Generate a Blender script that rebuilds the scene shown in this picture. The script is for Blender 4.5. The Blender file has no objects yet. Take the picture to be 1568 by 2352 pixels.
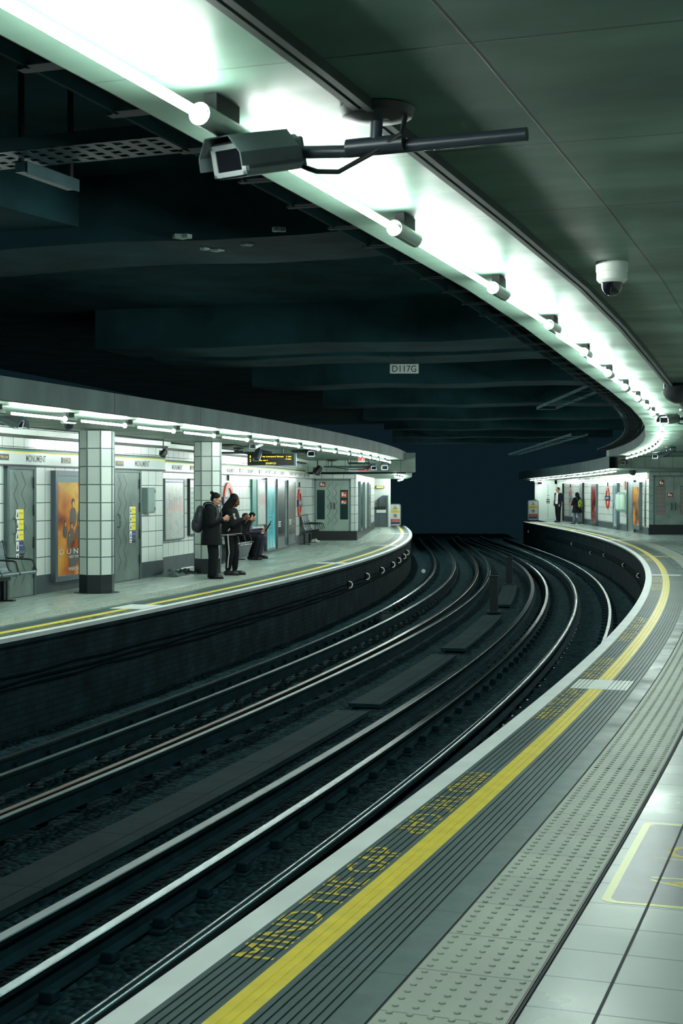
import bpy, bmesh, math, random
from mathutils import Vector, Matrix
random.seed(7)
PI = math.pi
SC = bpy.context.scene
COL = SC.collection
F = 3300.0; YH = 1126.0; CH = 1.65        # focal length in pixels, horizon row, eye height above the platform

EXPO = 0.0; WORLD = 1.0; TUBE = 118
# ------------------------------------------------------------------ curve of the station
PP = [-0.7676, 0.3395, -0.2288, -0.0824, -0.0651, 0.0871]
DS = 0.25
SS = [-60 + DS * i for i in range(881)]
def _head(s):
    s = max(-16, min(78, s)); u = s / 50
    return PP[1] + PP[2]*u + PP[3]*u*u + PP[4]*u**3 + PP[5]*u**4
XX = [0.0]; YY = [0.0]
for s in SS[:-1]:
    h = _head(s); XX.append(XX[-1] + math.sin(h)*DS); YY.append(YY[-1] + math.cos(h)*DS)
_x0 = XX[240]; _y0 = YY[240]
XX = [x - _x0 + PP[0] for x in XX]; YY = [y - _y0 + 4.43 for y in YY]
def main(s, n, z=0.0):
    i = (s + 60) / DS; k = max(0, min(len(XX)-2, int(i))); t = i - k
    x = XX[k] + (XX[k+1]-XX[k])*t; y = YY[k] + (YY[k+1]-YY[k])*t
    h = _head(s)
    return Vector((x + n*math.cos(h), y - n*math.sin(h), z))
def quad(a, b, c):
    def g(s):
        u = max(0, min(75, s))/50 - .6
        return a + b*u + c*u*u
    return g
nFAR = quad(-6.4451, -0.0797, 0)
nR8 = quad(-5.6691, -.083, .5005); nR7 = quad(-5.0167, -.0178, .533); nR6 = quad(-4.3492, .241, .744)
nR5 = quad(-3.9638, .3242, .5068); nR4 = quad(-2.5491, -.465, -.2877); nR3 = quad(-2.1886, -.3269, -.0155)
nR2 = quad(-1.4744, -.3353, -.0918); nR1 = quad(-.7204, -.0619, .2764)
zero = lambda s: 0.0
class Path:
    def __init__(self, pts):
        self.p = [Vector((a, b)) for a, b in pts]; self.c = [0.0]
        for a, b in zip(self.p, self.p[1:]): self.c.append(self.c[-1] + (b-a).length)
        self.L = self.c[-1]
    def seg(self, s):
        k = 0
        while k < len(self.c)-2 and s > self.c[k+1]: k += 1
        return k
    def at(self, s, n=0, z=0):
        k = self.seg(s); a, b = self.p[k], self.p[k+1]; d = (b-a).normalized(); q = a + d*(s-self.c[k])
        return Vector((q.x + n*d.y, q.y - n*d.x, z))
    def dir(self, s):
        k = self.seg(s); return (self.p[k+1]-self.p[k]).normalized()
def px(p): return 784 + F*p.x/p.y
def find(fn, target, lo, hi, steps=900):     # the parameter at which a point of the place lies on a given sight line
    best = None
    for i in range(steps+1):
        s = lo + (hi-lo)*i/steps; p = fn(s)
        if p.y < 1: continue
        e = abs(px(p)-target)
        if best is None or e < best[0]: best = (e, s)
    return best[1]
def zat(py, depth): return CH + (YH-py)*depth/F
def gnd(x, y, z=0.0):
    d = (CH-z)*F/(y-YH); return Vector(((x-784)/F*d, d, z))

# ------------------------------------------------------------------ materials
def lin(c):
    return tuple((v/12.92 if v <= .04045 else ((v+.055)/1.055)**2.4) for v in [q/255 for q in c]) + (1,)
MATS = {}
def new_mat(name):
    m = bpy.data.materials.new(name); m.use_nodes = True; nt = m.node_tree
    return m, nt, nt.nodes['Principled BSDF']
def mat(name, col, rough=.5, metal=0, noise=0, nscale=6, emit=0, bump=0, bscale=30, spec=.5, coat=0, alpha=None):
    if name in MATS: return MATS[name]
    m, nt, b = new_mat(name); N = nt.nodes; L = nt.links
    c = lin(col) if max(col) > 1 else tuple(col) + (1,)
    b.inputs['Base Color'].default_value = c; b.inputs['Roughness'].default_value = rough
    b.inputs['Metallic'].default_value = metal; b.inputs['Specular IOR Level'].default_value = spec
    b.inputs['Coat Weight'].default_value = coat
    if noise or bump:
        tc = N.new('ShaderNodeTexCoord')
        n = N.new('ShaderNodeTexNoise'); n.inputs['Scale'].default_value = nscale; n.inputs['Detail'].default_value = 5
        L.new(tc.outputs['Object'], n.inputs['Vector'])
        mx = N.new('ShaderNodeMix'); mx.data_type = 'RGBA'; mx.blend_type = 'MULTIPLY'; mx.inputs[0].default_value = 1
        r = N.new('ShaderNodeMapRange'); r.inputs[1].default_value = .3; r.inputs[2].default_value = .7
        r.inputs[3].default_value = 1-noise; r.inputs[4].default_value = 1+noise*.5
        L.new(n.outputs['Fac'], r.inputs[0]); mx.inputs[6].default_value = c; L.new(r.outputs[0], mx.inputs[7]); L.new(mx.outputs[2], b.inputs['Base Color'])
        if bump:
            n2 = N.new('ShaderNodeTexNoise'); n2.inputs['Scale'].default_value = bscale; n2.inputs['Detail'].default_value = 6
            L.new(tc.outputs['Object'], n2.inputs['Vector'])
            bp = N.new('ShaderNodeBump'); bp.inputs['Strength'].default_value = bump; bp.inputs['Distance'].default_value = .02
            L.new(n2.outputs['Fac'], bp.inputs['Height']); L.new(bp.outputs[0], b.inputs['Normal'])
    if emit:
        b.inputs['Emission Color'].default_value = c; b.inputs['Emission Strength'].default_value = emit
    MATS[name] = m; return m
def grid_mat(name, col, mortar, w, h, ms, rough=.3, off=0.0, ou=0, ov=0, var=.12, noise=.1, nscale=2.0, bump=.3, stretch=(1,1), rvar=0, spec=.5, metal=0):
    """tiles, slabs, bricks or panels laid out in metres on the UV map (u along, v across)"""
    if name in MATS: return MATS[name]
    m, nt, b = new_mat(name); N = nt.nodes; L = nt.links
    uv = N.new('ShaderNodeUVMap'); mp = N.new('ShaderNodeMapping'); mp.inputs['Location'].default_value = (ou, ov, 0)
    L.new(uv.outputs[0], mp.inputs[0])
    t = N.new('ShaderNodeTexBrick'); t.offset = off; t.inputs['Scale'].default_value = 1
    t.inputs['Brick Width'].default_value = w; t.inputs['Row Height'].default_value = h
    t.inputs['Mortar Size'].default_value = ms; t.inputs['Mortar Smooth'].default_value = .2
    c = lin(col); c2 = tuple(v*(1-var) for v in c[:3]) + (1,)
    t.inputs['Color1'].default_value = c; t.inputs['Color2'].default_value = c2; t.inputs['Mortar'].default_value = lin(mortar)
    L.new(mp.outputs[0], t.inputs['Vector'])
    n = N.new('ShaderNodeTexNoise'); n.inputs['Scale'].default_value = nscale; n.inputs['Detail'].default_value = 6
    mp2 = N.new('ShaderNodeMapping'); mp2.inputs['Scale'].default_value = (stretch[0], stretch[1], 1)
    L.new(uv.outputs[0], mp2.inputs[0]); L.new(mp2.outputs[0], n.inputs['Vector'])
    r = N.new('ShaderNodeMapRange'); r.inputs[1].default_value = .3; r.inputs[2].default_value = .7
    r.inputs[3].default_value = 1-noise; r.inputs[4].default_value = 1+noise*.4
    L.new(n.outputs['Fac'], r.inputs[0])
    mx = N.new('ShaderNodeMix'); mx.data_type = 'RGBA'; mx.blend_type = 'MULTIPLY'; mx.inputs[0].default_value = 1
    L.new(t.outputs['Color'], mx.inputs[6]); L.new(r.outputs[0], mx.inputs[7]); L.new(mx.outputs[2], b.inputs['Base Color'])
    b.inputs['Specular IOR Level'].default_value = spec; b.inputs['Metallic'].default_value = metal
    r2 = N.new('ShaderNodeMapRange'); r2.inputs[1].default_value = .3; r2.inputs[2].default_value = .7
    r2.inputs[3].default_value = rough+rvar; r2.inputs[4].default_value = max(.03, rough-rvar)
    L.new(n.outputs['Fac'], r2.inputs[0]); L.new(r2.outputs[0], b.inputs['Roughness'])
    bp = N.new('ShaderNodeBump'); bp.invert = True; bp.inputs['Strength'].default_value = bump; bp.inputs['Distance'].default_value = .004
    L.new(t.outputs['Fac'], bp.inputs['Height']); L.new(bp.outputs[0], b.inputs['Normal'])
    MATS[name] = m; return m

def ballast_mat():
    m, nt, b = new_mat('dark_ballast_stones'); N = nt.nodes; L = nt.links; tc = N.new('ShaderNodeTexCoord'); v = N.new('ShaderNodeTexVoronoi'); v.inputs['Scale'].default_value = 17
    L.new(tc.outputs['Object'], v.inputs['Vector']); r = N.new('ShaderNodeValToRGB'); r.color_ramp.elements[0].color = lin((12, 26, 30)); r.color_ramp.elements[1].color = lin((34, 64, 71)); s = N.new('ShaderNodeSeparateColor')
    L.new(v.outputs['Color'], s.inputs[0]); L.new(s.outputs[0], r.inputs[0]); L.new(r.outputs[0], b.inputs['Base Color']); b.inputs['Roughness'].default_value = .95; b.inputs['Specular IOR Level'].default_value = .05
    bp = N.new('ShaderNodeBump'); bp.invert = True; bp.inputs['Strength'].default_value = 1; bp.inputs['Distance'].default_value = .05; L.new(v.outputs['Distance'], bp.inputs['Height']); L.new(bp.outputs[0], b.inputs['Normal']); return m
# ------------------------------------------------------------------ mesh building
class MB:
    def __init__(self): self.v = []; self.f = []; self.uv = []
    def vert(self, p): self.v.append(tuple(p)); return len(self.v)-1
    def face(self, idx, uv=None): self.f.append(tuple(idx)); self.uv.append(uv)
    def quad(self, a, b, c, d, uv=None):
        i = len(self.v); self.v += [tuple(a), tuple(b), tuple(c), tuple(d)]; self.face((i, i+1, i+2, i+3), uv)
    def box(self, x0, x1, y0, y1, z0, z1, M=None):
        c = [Vector((x, y, z)) for z in (z0, z1) for y in (y0, y1) for x in (x0, x1)]
        if M is not None: c = [M @ q for q in c]
        i = len(self.v); self.v += [tuple(q) for q in c]
        w, d, h = abs(x1-x0), abs(y1-y0), abs(z1-z0)
        U = lambda a, b: [(0, 0), (a, 0), (a, b), (0, b)]
        for f, u in (((0,1,5,4), U(w,h)), ((1,3,7,5), U(d,h)), ((3,2,6,7), U(w,h)), ((2,0,4,6), U(d,h)), ((4,5,7,6), U(w,d)), ((2,3,1,0), U(w,d))):
            self.face([i+k for k in f], u)
        return self
    def tube(self, pts, r, n=12, cap=True, radii=None):
        pts = [Vector(p) for p in pts]; rings = []
        up0 = None
        for k, p in enumerate(pts):
            d = (pts[min(k+1, len(pts)-1)] - pts[max(k-1, 0)]).normalized()
            if up0 is None:
                up0 = Vector((0, 0, 1)) if abs(d.z) < .9 else Vector((0, 1, 0))
            a = d.cross(up0).normalized(); b = a.cross(d).normalized(); up0 = b
            rr = radii[k] if radii else r
            ring = []
            for j in range(n):
                t = 2*PI*j/n; ring.append(self.vert(p + a*math.cos(t)*rr + b*math.sin(t)*rr))
            rings.append(ring)
        for A, B in zip(rings, rings[1:]):
            for j in range(n): self.face((A[j], A[(j+1) % n], B[(j+1) % n], B[j]))
        if cap: self.face(rings[0][::-1]); self.face(rings[-1])
        return self
    def lathe(self, prof, n=24, M=None, sx=1, sy=1):
        rings = []
        for r, z in prof:
            ring = []
            for j in range(n):
                t = 2*PI*j/n; q = Vector((r*math.cos(t)*sx, r*math.sin(t)*sy, z)); q = M @ q if M is not None else q
                ring.append(self.vert(q))
            rings.append(ring)
        for A, B in zip(rings, rings[1:]):
            for j in range(n): self.face((A[j], A[(j+1) % n], B[(j+1) % n], B[j]))
        self.face(rings[0][::-1]); self.face(rings[-1]); return self
    def prism(self, poly, y0, y1, M=None):
        """polygon in the x-z plane given counter-clockwise seen from -y, pushed from y0 (front) to y1"""
        n = len(poly); i = len(self.v)
        for y in (y0, y1):
            for x, z in poly:
                q = Vector((x, y, z)); self.v.append(tuple(M @ q if M is not None else q))
        xs = [p[0] for p in poly]; zs = [p[1] for p in poly]
        uu = [((x-min(xs))/(max(xs)-min(xs)+1e-9), (z-min(zs))/(max(zs)-min(zs)+1e-9)) for x, z in poly]
        self.face([i+k for k in range(n)], uu); self.face([i+n+k for k in range(n)][::-1])
        for k in range(n):
            j = (k+1) % n; self.face((i+j, i+k, i+n+k, i+n+j))
        return self
    def ell(self, c, r, n=14, m=9, M=None):
        rings = []
        for k in range(1, m):
            t = PI*k/m; ring = []
            for j in range(n):
                q = Vector((c[0]+r[0]*math.sin(t)*math.cos(2*PI*j/n), c[1]+r[1]*math.sin(t)*math.sin(2*PI*j/n), c[2]-r[2]*math.cos(t)))
                ring.append(self.vert(M @ q if M is not None else q))
            rings.append(ring)
        a = Vector((c[0], c[1], c[2]-r[2])); b = Vector((c[0], c[1], c[2]+r[2]))
        a = self.vert(M @ a if M is not None else a); b = self.vert(M @ b if M is not None else b)
        for A, B in zip(rings, rings[1:]):
            for j in range(n): self.face((A[j], A[(j+1) % n], B[(j+1) % n], B[j]))
        for j in range(n):
            self.face((a, rings[0][(j+1) % n], rings[0][j])); self.face((b, rings[-1][j], rings[-1][(j+1) % n]))
        return self
    def mesh(self, name):
        me = bpy.data.meshes.new(name); me.from_pydata(self.v, [], self.f)
        if any(self.uv):
            l = me.uv_layers.new(name='UVMap'); k = 0
            for f, u in zip(self.f, self.uv):
                for j in range(len(f)):
                    if u: l.data[k].uv = u[j]
                    k += 1
        me.update(); return me
def link(name, me, m, parent=None, smooth=False, bevel=0):
    o = bpy.data.objects.new(name, me); COL.objects.link(o)
    if m is not None and not len(me.materials): me.materials.append(m)
    if parent is not None: o.parent = parent
    if smooth:
        for p in me.polygons: p.use_smooth = True
        try: me.set_sharp_from_angle(angle=math.radians(40))
        except Exception: pass
    if bevel:
        b = o.modifiers.new('bevel', 'BEVEL'); b.width = bevel; b.segments = 2; b.limit_method = 'ANGLE'; b.harden_normals = False
    return o
def part(name, mb, m, parent=None, smooth=False, bevel=0):
    return link(name, mb.mesh(name), m, parent, smooth, bevel)
def struct(name, mb, m, smooth=False):
    o = part(name, mb, m, None, smooth); o['kind'] = 'structure'; return o
def tag(o, label, cat, group=None, kind=None):
    o['label'] = label; o['category'] = cat
    if group: o['group'] = group
    if kind: o['kind'] = kind
    return o
def thing(name, label, cat, loc=(0,0,0), rz=0, group=None, kind=None):
    o = bpy.data.objects.new(name, None); COL.objects.link(o); o.location = loc; o.rotation_euler = (0, 0, rz); o.empty_display_size = .2
    if kind == 'structure': o['kind'] = kind
    else: tag(o, label, cat, group, kind)
    return o
def children(o): return [c for c in bpy.data.objects if c.parent == o]
def dup(o, loc, rz, label=None, group=None):
    kids = CH_CACHE.setdefault(o.name, children(o))
    r = o.copy(); COL.objects.link(r); r.location = loc; r.rotation_euler = (0, 0, rz)
    if label: r['label'] = label
    if group: r['group'] = group
    for ch in kids:
        c = ch.copy(); COL.objects.link(c); c.parent = r
        for g in CH_CACHE.setdefault(ch.name, children(ch)):
            d = g.copy(); COL.objects.link(d); d.parent = c
    return r
CH_CACHE = {}
def B(*a, **k): return MB().box(*a, **k)

def sweep(mb, prof, s0, s1, ds=.5, base=zero, sgn=1, closed=False, zf=None, pos=main, vs=None, caps=False):
    """profile of (n, z) points carried along the curve; UV is u = distance along, v = distance across"""
    n = max(1, int(round((s1-s0)/ds))); P = list(prof); m = len(P)
    if vs is None:
        vs = [0.0]
        for a, b in zip(P, P[1:]): vs.append(vs[-1] + math.hypot(b[0]-a[0], b[1]-a[1]))
    rows = []
    for i in range(n+1):
        s = s0 + (s1-s0)*i/n; b0 = base(s); dz = zf(s) if zf else 0
        rows.append([mb.vert(pos(s, b0 + sgn*pn, pz+dz)) for pn, pz in P])
    rng = m if closed else m-1
    for i in range(n):
        u0 = s0+(s1-s0)*i/n; u1 = s0+(s1-s0)*(i+1)/n
        for j in range(rng):
            k = (j+1) % m; va, vb = vs[j], vs[k] if k else vs[j]+.1
            q = (rows[i][j], rows[i][k], rows[i+1][k], rows[i+1][j]); uv = [(u0, va), (u0, vb), (u1, vb), (u1, va)]
            if sgn > 0: q = q[::-1]; uv = uv[::-1]
            mb.face(q, uv)
    if caps and closed:
        a = rows[0]; b = rows[-1]
        mb.face(a if sgn > 0 else a[::-1]); mb.face(b[::-1] if sgn > 0 else b)
    return mb
def rect(n0, n1, z0, z1): return [(n0, z0), (n1, z0), (n1, z1), (n0, z1)]

_font_cache = {}
def text_mesh(s, size, width=None, space=1.0, ex=0.0, bold=0):
    cu = bpy.data.curves.new('t', 'FONT'); cu.body = s; cu.size = size; cu.align_x = 'CENTER'; cu.align_y = 'CENTER'
    cu.space_character = space; cu.resolution_u = 3; cu.offset = bold; cu.extrude = ex
    o = bpy.data.objects.new('t', cu); COL.objects.link(o)
    dg = bpy.context.evaluated_depsgraph_get(); me = bpy.data.meshes.new_from_object(o.evaluated_get(dg), depsgraph=dg)
    bpy.data.objects.remove(o); bpy.data.curves.remove(cu)
    xs = [v.co.x for v in me.vertices]; ys = [v.co.y for v in me.vertices]
    cx = (min(xs)+max(xs))/2; cy = (min(ys)+max(ys))/2; k = width/(max(xs)-min(xs)) if width else 1
    for v in me.vertices: v.co.x = (v.co.x-cx)*k; v.co.y -= cy
    me.materials.clear()
    return me
def text(name, s, h, width, m, parent, x, y, z, rot=0, bold=0):
    """lettering standing in the x-z plane, facing -y, capital height about h"""
    me = text_mesh(s, h/.7, width, bold=bold)
    R = Matrix.Translation((x, y, z)) @ Matrix.Rotation(rot, 4, 'Y') @ Matrix.Rotation(PI/2, 4, 'X')
    me.transform(R); return link(name, me, m, parent)
NTH = ['first', 'second', 'third', 'fourth', 'fifth', 'sixth', 'seventh', 'eighth', 'ninth', 'tenth', 'eleventh', 'twelfth', 'thirteenth', 'fourteenth', 'fifteenth', 'sixteenth', 'seventeenth', 'eighteenth', 'nineteenth', 'twentieth']
# ------------------------------------------------------------------ camera, world, render look
cam = bpy.data.objects.new('camera', bpy.data.cameras.new('camera')); COL.objects.link(cam); SC.camera = cam
cam.location = (0, 0, CH); cam.rotation_euler = (PI/2, 0, 0)
cam.data.sensor_fit = 'AUTO'; cam.data.sensor_width = 36; cam.data.lens = F/2352*36
cam.data.shift_y = -(1176-YH)/2352
cam.data.clip_start = .05; cam.data.clip_end = 400
cam.data.dof.use_dof = True; cam.data.dof.focus_distance = 24; cam.data.dof.aperture_fstop = 15
SC.view_settings.view_transform = 'Standard'; SC.view_settings.look = 'None'; SC.view_settings.exposure = EXPO; SC.view_settings.gamma = 1
SC.view_settings.use_curve_mapping = False
w = bpy.data.worlds.new('world'); SC.world = w; w.use_nodes = True
w.node_tree.nodes['Background'].inputs[0].default_value = (.0035, .0112, .0150, 1); w.node_tree.nodes['Background'].inputs[1].default_value = WORLD

# ------------------------------------------------------------------ materials of the shell
M_nosing = mat('white_paint_nosing', (222, 232, 232), .45, noise=.10, nscale=3)
M_groove = grid_mat('grooved_paving', (50, 82, 84), (30, 42, 44), .76, 3, .004, .5, noise=.28, nscale=1.2, var=.12)
M_conc = grid_mat('smooth_edge_concrete', (78, 106, 106), (50, 62, 64), .76, 3, .004, .42, noise=.4, nscale=2.5, rvar=.12, var=.14)
M_yellow = mat('yellow_paint', (226, 206, 52), .4, noise=.12, nscale=9)
M_blister = grid_mat('blister_paving', (158, 168, 158), (74, 82, 80), .42, .42, .003, .5, ov=.78*-1, noise=.15, nscale=1.5, var=.06)
M_floor = grid_mat('platform_floor_tiles', (148, 166, 163), (72, 88, 92), .304, .30, .0045, .3, ov=-.253, noise=.18, nscale=.9, var=.06, rvar=.1, spec=.4)
M_floorF = grid_mat('far_floor_tiles', (166, 184, 176), (100, 116, 114), .9, .30, .006, .32, noise=.38, nscale=1.0, stretch=(.25, 2.2), var=.05, rvar=.14, spec=.4)
M_gap = mat('dark_joint', (28, 40, 46), .7)
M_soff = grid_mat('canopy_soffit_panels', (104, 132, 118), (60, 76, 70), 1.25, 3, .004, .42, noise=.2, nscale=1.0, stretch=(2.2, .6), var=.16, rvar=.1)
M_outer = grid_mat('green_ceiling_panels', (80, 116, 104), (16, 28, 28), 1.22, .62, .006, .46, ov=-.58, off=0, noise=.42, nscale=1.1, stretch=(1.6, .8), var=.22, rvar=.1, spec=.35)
M_strip = mat('dark_trunking', (44, 58, 56), .6, noise=.3, nscale=4)
M_fascia = grid_mat('canopy_fascia_panels', (104, 134, 134), (18, 26, 30), 3.3, 4, .012, .5, noise=.4, nscale=1.2, var=.22, stretch=(1.5, .6))
M_track = mat('sooty_concrete', (38, 74, 82), .9, noise=.5, nscale=1.4, bump=.4, bscale=9, spec=.15)
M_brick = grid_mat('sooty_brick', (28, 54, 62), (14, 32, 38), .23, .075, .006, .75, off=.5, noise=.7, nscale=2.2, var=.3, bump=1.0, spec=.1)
M_ballast = mat('dark_ballast', (22, 52, 62), .95, noise=.6, nscale=9, bump=1.0, bscale=24, spec=.03)
M_tile = grid_mat('white_wall_tiles', (222, 232, 228), (70, 88, 94), .36, .29, .007, .22, noise=.06, nscale=1.5, var=.1, rvar=.05)
M_skirt = mat('dark_skirting', (56, 72, 76), .5, noise=.3, nscale=3)

S0 = -13.0; SE = 71.5
ZN = [(-60, 2.905), (4.8, 2.905), (6.7, 2.875), (8.9, 2.82), (12.6, 2.785), (22, 2.785), (200, 2.785)]      # height of the near canopy
def zn(s):
    for (a, za), (b, zb) in zip(ZN, ZN[1:]):
        if s <= b: return za + (zb-za)*(s-a)/(b-a)
STEP = .07
def zs_far(s): return 2.642 - .0022*max(0, s-10)
SB = 43.0    # both canopies step down here

# near platform, from the edge inwards
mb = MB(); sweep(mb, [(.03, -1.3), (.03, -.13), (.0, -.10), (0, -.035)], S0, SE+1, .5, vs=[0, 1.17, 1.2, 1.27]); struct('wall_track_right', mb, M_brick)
mb = MB(); sweep(mb, [(0, -.035), (0, 0), (.115, .0)], S0, SE+1, .4); struct('trim_1', mb, M_nosing)
PITCH = .034; GW = .009; GD = .006
def ribs(n0, n1):
    p = []; n = n0
    while n < n1-.001:
        e = min(n+PITCH-GW, n1); p += [(n, 0), (e, 0)]
        if e < n1-.001: p += [(e, -GD), (e+GW, -GD)]
        n += PITCH
    return p
FEND = 63.5
def is_rib(n, n0=.115): return ((n-n0) % PITCH) < PITCH-GW
for nm, base, sg, s0 in (('trim_2', zero, 1, S0), ('trim_7', nFAR, -1, 3)):
    mb = MB(); pr = ribs(.115, .115+PITCH*5+.025); sweep(mb, pr, s0, SE+1 if sg > 0 else FEND, .5 if sg > 0 else 1.0, base, sg, vs=[p[0] for p in pr]); a0 = pr[-1][0]
    pr2 = ribs(.43, .67); sweep(mb, pr2, s0, SE+1 if sg > 0 else FEND, .5 if sg > 0 else 1.0, base, sg, vs=[p[0] for p in pr2]); struct(nm, mb, M_groove)
mb = MB(); sweep(mb, [(.31, 0), (.35, 0), (.352, -.002), (.357, -.002), (.359, 0), (.388, 0), (.39, -.002), (.395, -.002), (.397, 0), (.43, 0)], S0, SE+1, .5); struct('trim_3', mb, M_yellow)
mb = MB(); sweep(mb, [(.67, 0), (.785, 0)], S0, SE+1, .5, vs=[.67, .785]); struct('trim_4', mb, M_conc)
mb = MB(); sweep(mb, [(.785, 0), (.785, -.004), (.795, -.004), (.795, .0)], S0, SE, .5); sweep(mb, [(1.205, 0), (1.205, -.004), (1.225, -.004), (1.225, 0)], S0, SE, .5)
sweep(mb, [(1.211, .0005), (1.219, .0005)], S0, SE, .5)
sweep(mb, [(1.448, .0019), (1.458, .0019)], S0, SE, .5); struct('trim_5', mb, M_gap)
mb = MB(); sweep(mb, [(.795, 0), (1.205, 0)], S0, SE, .5, vs=[.795, 1.205])
def blisters(mb, base, sg, s0, s1, full):
    s = s0
    while s < s1:
        for k in range(6):
            n = base(s) + sg*(.83+.068*k); c = main(s, n, 0)
            d = (c.y if full else 99)
            if d < 12: K = 10; rr = ((.0125, 0), (.0118, .003), (.008, .005))
            elif d < 26: K = 6; rr = ((.0125, 0), (.009, .005))
            else: K = 4; rr = ((.014, 0), (.009, .006))
            prev = None
            for r, z in rr:
                ring = [mb.vert((c.x+r*math.cos(2*PI*j/K), c.y+r*math.sin(2*PI*j/K), z)) for j in range(K)]
                if prev:
                    for j in range(K): mb.face((prev[j], prev[(j+1) % K], ring[(j+1) % K], ring[j]), [(s, n-base(s)-.78)]*4)
                prev = ring
            mb.face(prev, [(s, .2)]*K)
        s += .068
blisters(mb, zero, 1, -1.5, 50, True); struct('trim_6', mb, M_blister)
mb = MB(); sweep(mb, [(1.225, 0), (1.9, 0), (3, 0), (4.6, 0)], S0, 81, .5, vs=[1.225, 1.9, 3, 4.6]); mb.quad(main(SE+1, 1.22, 0), main(SE+1, 1.22, -1.3), main(81, 1.22, -1.3), main(81, 1.22, 0)); struct('floor', mb, M_floor)
# far platform
FS0 = 2.0; FE = 63.5
fb = lambda mb_, prof, **k: sweep(mb_, prof, FS0, FE, .5, nFAR, -1, **k)
mb = MB(); fb(mb, [(.05, -1.3), (.05, -.14), (0, -.10), (0, -.05)], vs=[0, 1.17, 1.2, 1.27]); struct('wall_track_left', mb, M_brick)
mb = MB(); fb(mb, [(0, -.05), (0, 0), (.115, 0)]); struct('trim_8', mb, M_nosing)
mb = MB(); fb(mb, [(.31, 0), (.43, 0)]); struct('trim_9', mb, M_yellow)
mb = MB(); fb(mb, [(.67, 0), (.795, 0)], vs=[.67, .785]); struct('trim_10', mb, M_conc)
mb = MB(); fb(mb, [(.795, 0), (1.205, 0)], vs=[.795, 1.205]); blisters(mb, nFAR, -1, 6, 50, False); struct('trim_11', mb, M_blister)
mb = MB(); fb(mb, [(1.205, 0), (2, 0), (4.5, 0)], vs=[1.205, 2, 4.5]); struct('floor', mb, M_floorF)
# the track bed
mb = MB()
NW = 26
for i in range(0, int((90-S0)/.5)+1):
    s = S0 + i*.5; a = nFAR(s)-.2; b = .3
    for j in range(NW+1):
        n = a + (b-a)*j/NW
        mb.vert(main(s, n, -1.17 + random.uniform(-.02, .02)))
for i in range(int((90-S0)/.5)):
    for j in range(NW):
        k = i*(NW+1)+j; mb.face((k, k+1, k+NW+2, k+NW+1))
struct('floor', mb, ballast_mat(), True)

# ceilings
ST1 = [S0, -9, -4.5, 0.1, 2.5, 4.8, 6.7, 8.9, 12.6, 16, 19.4, 22, 24.8, 28, 31, 33.6, 36, 38.2, 40.5, SB]
def facet(mb, prof, stations, base, sg, zf, vs=None, **k):
    for a, b in zip(stations, stations[1:]): sweep(mb, prof, a, b, 99, base, sg, zf=zf, vs=vs, **k)
def zlin(st, f):
    def g(s): return f(s)
    return g
sta = [q for q in ST1 if q <= 22]; stb = [q for q in ST1 if q >= 22]
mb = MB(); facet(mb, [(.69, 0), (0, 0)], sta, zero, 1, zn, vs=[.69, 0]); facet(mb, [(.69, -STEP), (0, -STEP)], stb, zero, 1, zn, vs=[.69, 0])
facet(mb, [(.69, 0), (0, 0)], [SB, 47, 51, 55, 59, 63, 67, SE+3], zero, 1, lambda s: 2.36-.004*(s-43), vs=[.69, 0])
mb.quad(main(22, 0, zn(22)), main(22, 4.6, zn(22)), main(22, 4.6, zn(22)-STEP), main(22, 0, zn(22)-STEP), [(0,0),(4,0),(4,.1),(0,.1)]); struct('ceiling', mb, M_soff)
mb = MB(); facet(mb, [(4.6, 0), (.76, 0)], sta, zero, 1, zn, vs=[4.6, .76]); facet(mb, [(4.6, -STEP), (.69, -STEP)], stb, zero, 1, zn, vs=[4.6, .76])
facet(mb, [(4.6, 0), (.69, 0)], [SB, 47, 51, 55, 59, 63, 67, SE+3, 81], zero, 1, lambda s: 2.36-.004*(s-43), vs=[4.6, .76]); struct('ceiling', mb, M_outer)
mb = MB(); facet(mb, [(.76, 0), (.76, -.035), (.735, -.035), (.735, -.02), (.715, -.02), (.715, -.03), (.69, -.03), (.69, 0)], sta, zero, 1, zn); struct('trim_12', mb, M_strip)
mb = MB(); facet(mb, [(0, 0), (0, .34)], sta, zero, 1, zn); facet(mb, [(0, -STEP), (0, .32)], stb, zero, 1, zn)
facet(mb, [(0, 0), (0, .40)], [SB, 47, 51, 55, 59, 63, 67, SE+3], zero, 1, lambda s: 2.36-.004*(s-43)); struct('wall_canopy_right', mb, M_fascia)
STF = [FS0, 6, 9, 12, 15, 18, 21, 24, 27, 30, 32.5, 35, 37.5, 41.2]
SBF = 41.2
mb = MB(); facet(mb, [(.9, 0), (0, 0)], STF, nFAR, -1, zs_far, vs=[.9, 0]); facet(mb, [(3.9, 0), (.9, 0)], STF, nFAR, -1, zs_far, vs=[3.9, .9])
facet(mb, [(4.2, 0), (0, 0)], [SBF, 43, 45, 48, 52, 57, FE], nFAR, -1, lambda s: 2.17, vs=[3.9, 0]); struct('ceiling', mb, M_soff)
M_fasciaL = M_fascia
mb = MB(); facet(mb, [(0, 0), (0, .28)], STF, nFAR, -1, zs_far); facet(mb, [(0, 0), (0, .42)], [SBF, 43, 45, 48, 52, 57, FE], nFAR, -1, lambda s: 2.17); struct('wall_canopy_left', mb, M_fascia)
# track roof with beams
mb = MB(); sweep(mb, [(9, 4.15), (0, 4.15), (-3.3, 4.15), (-6.6, 4.15), (-13, 4.15)], S0, 51, 2); struct('ceiling', mb, M_track)
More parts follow.
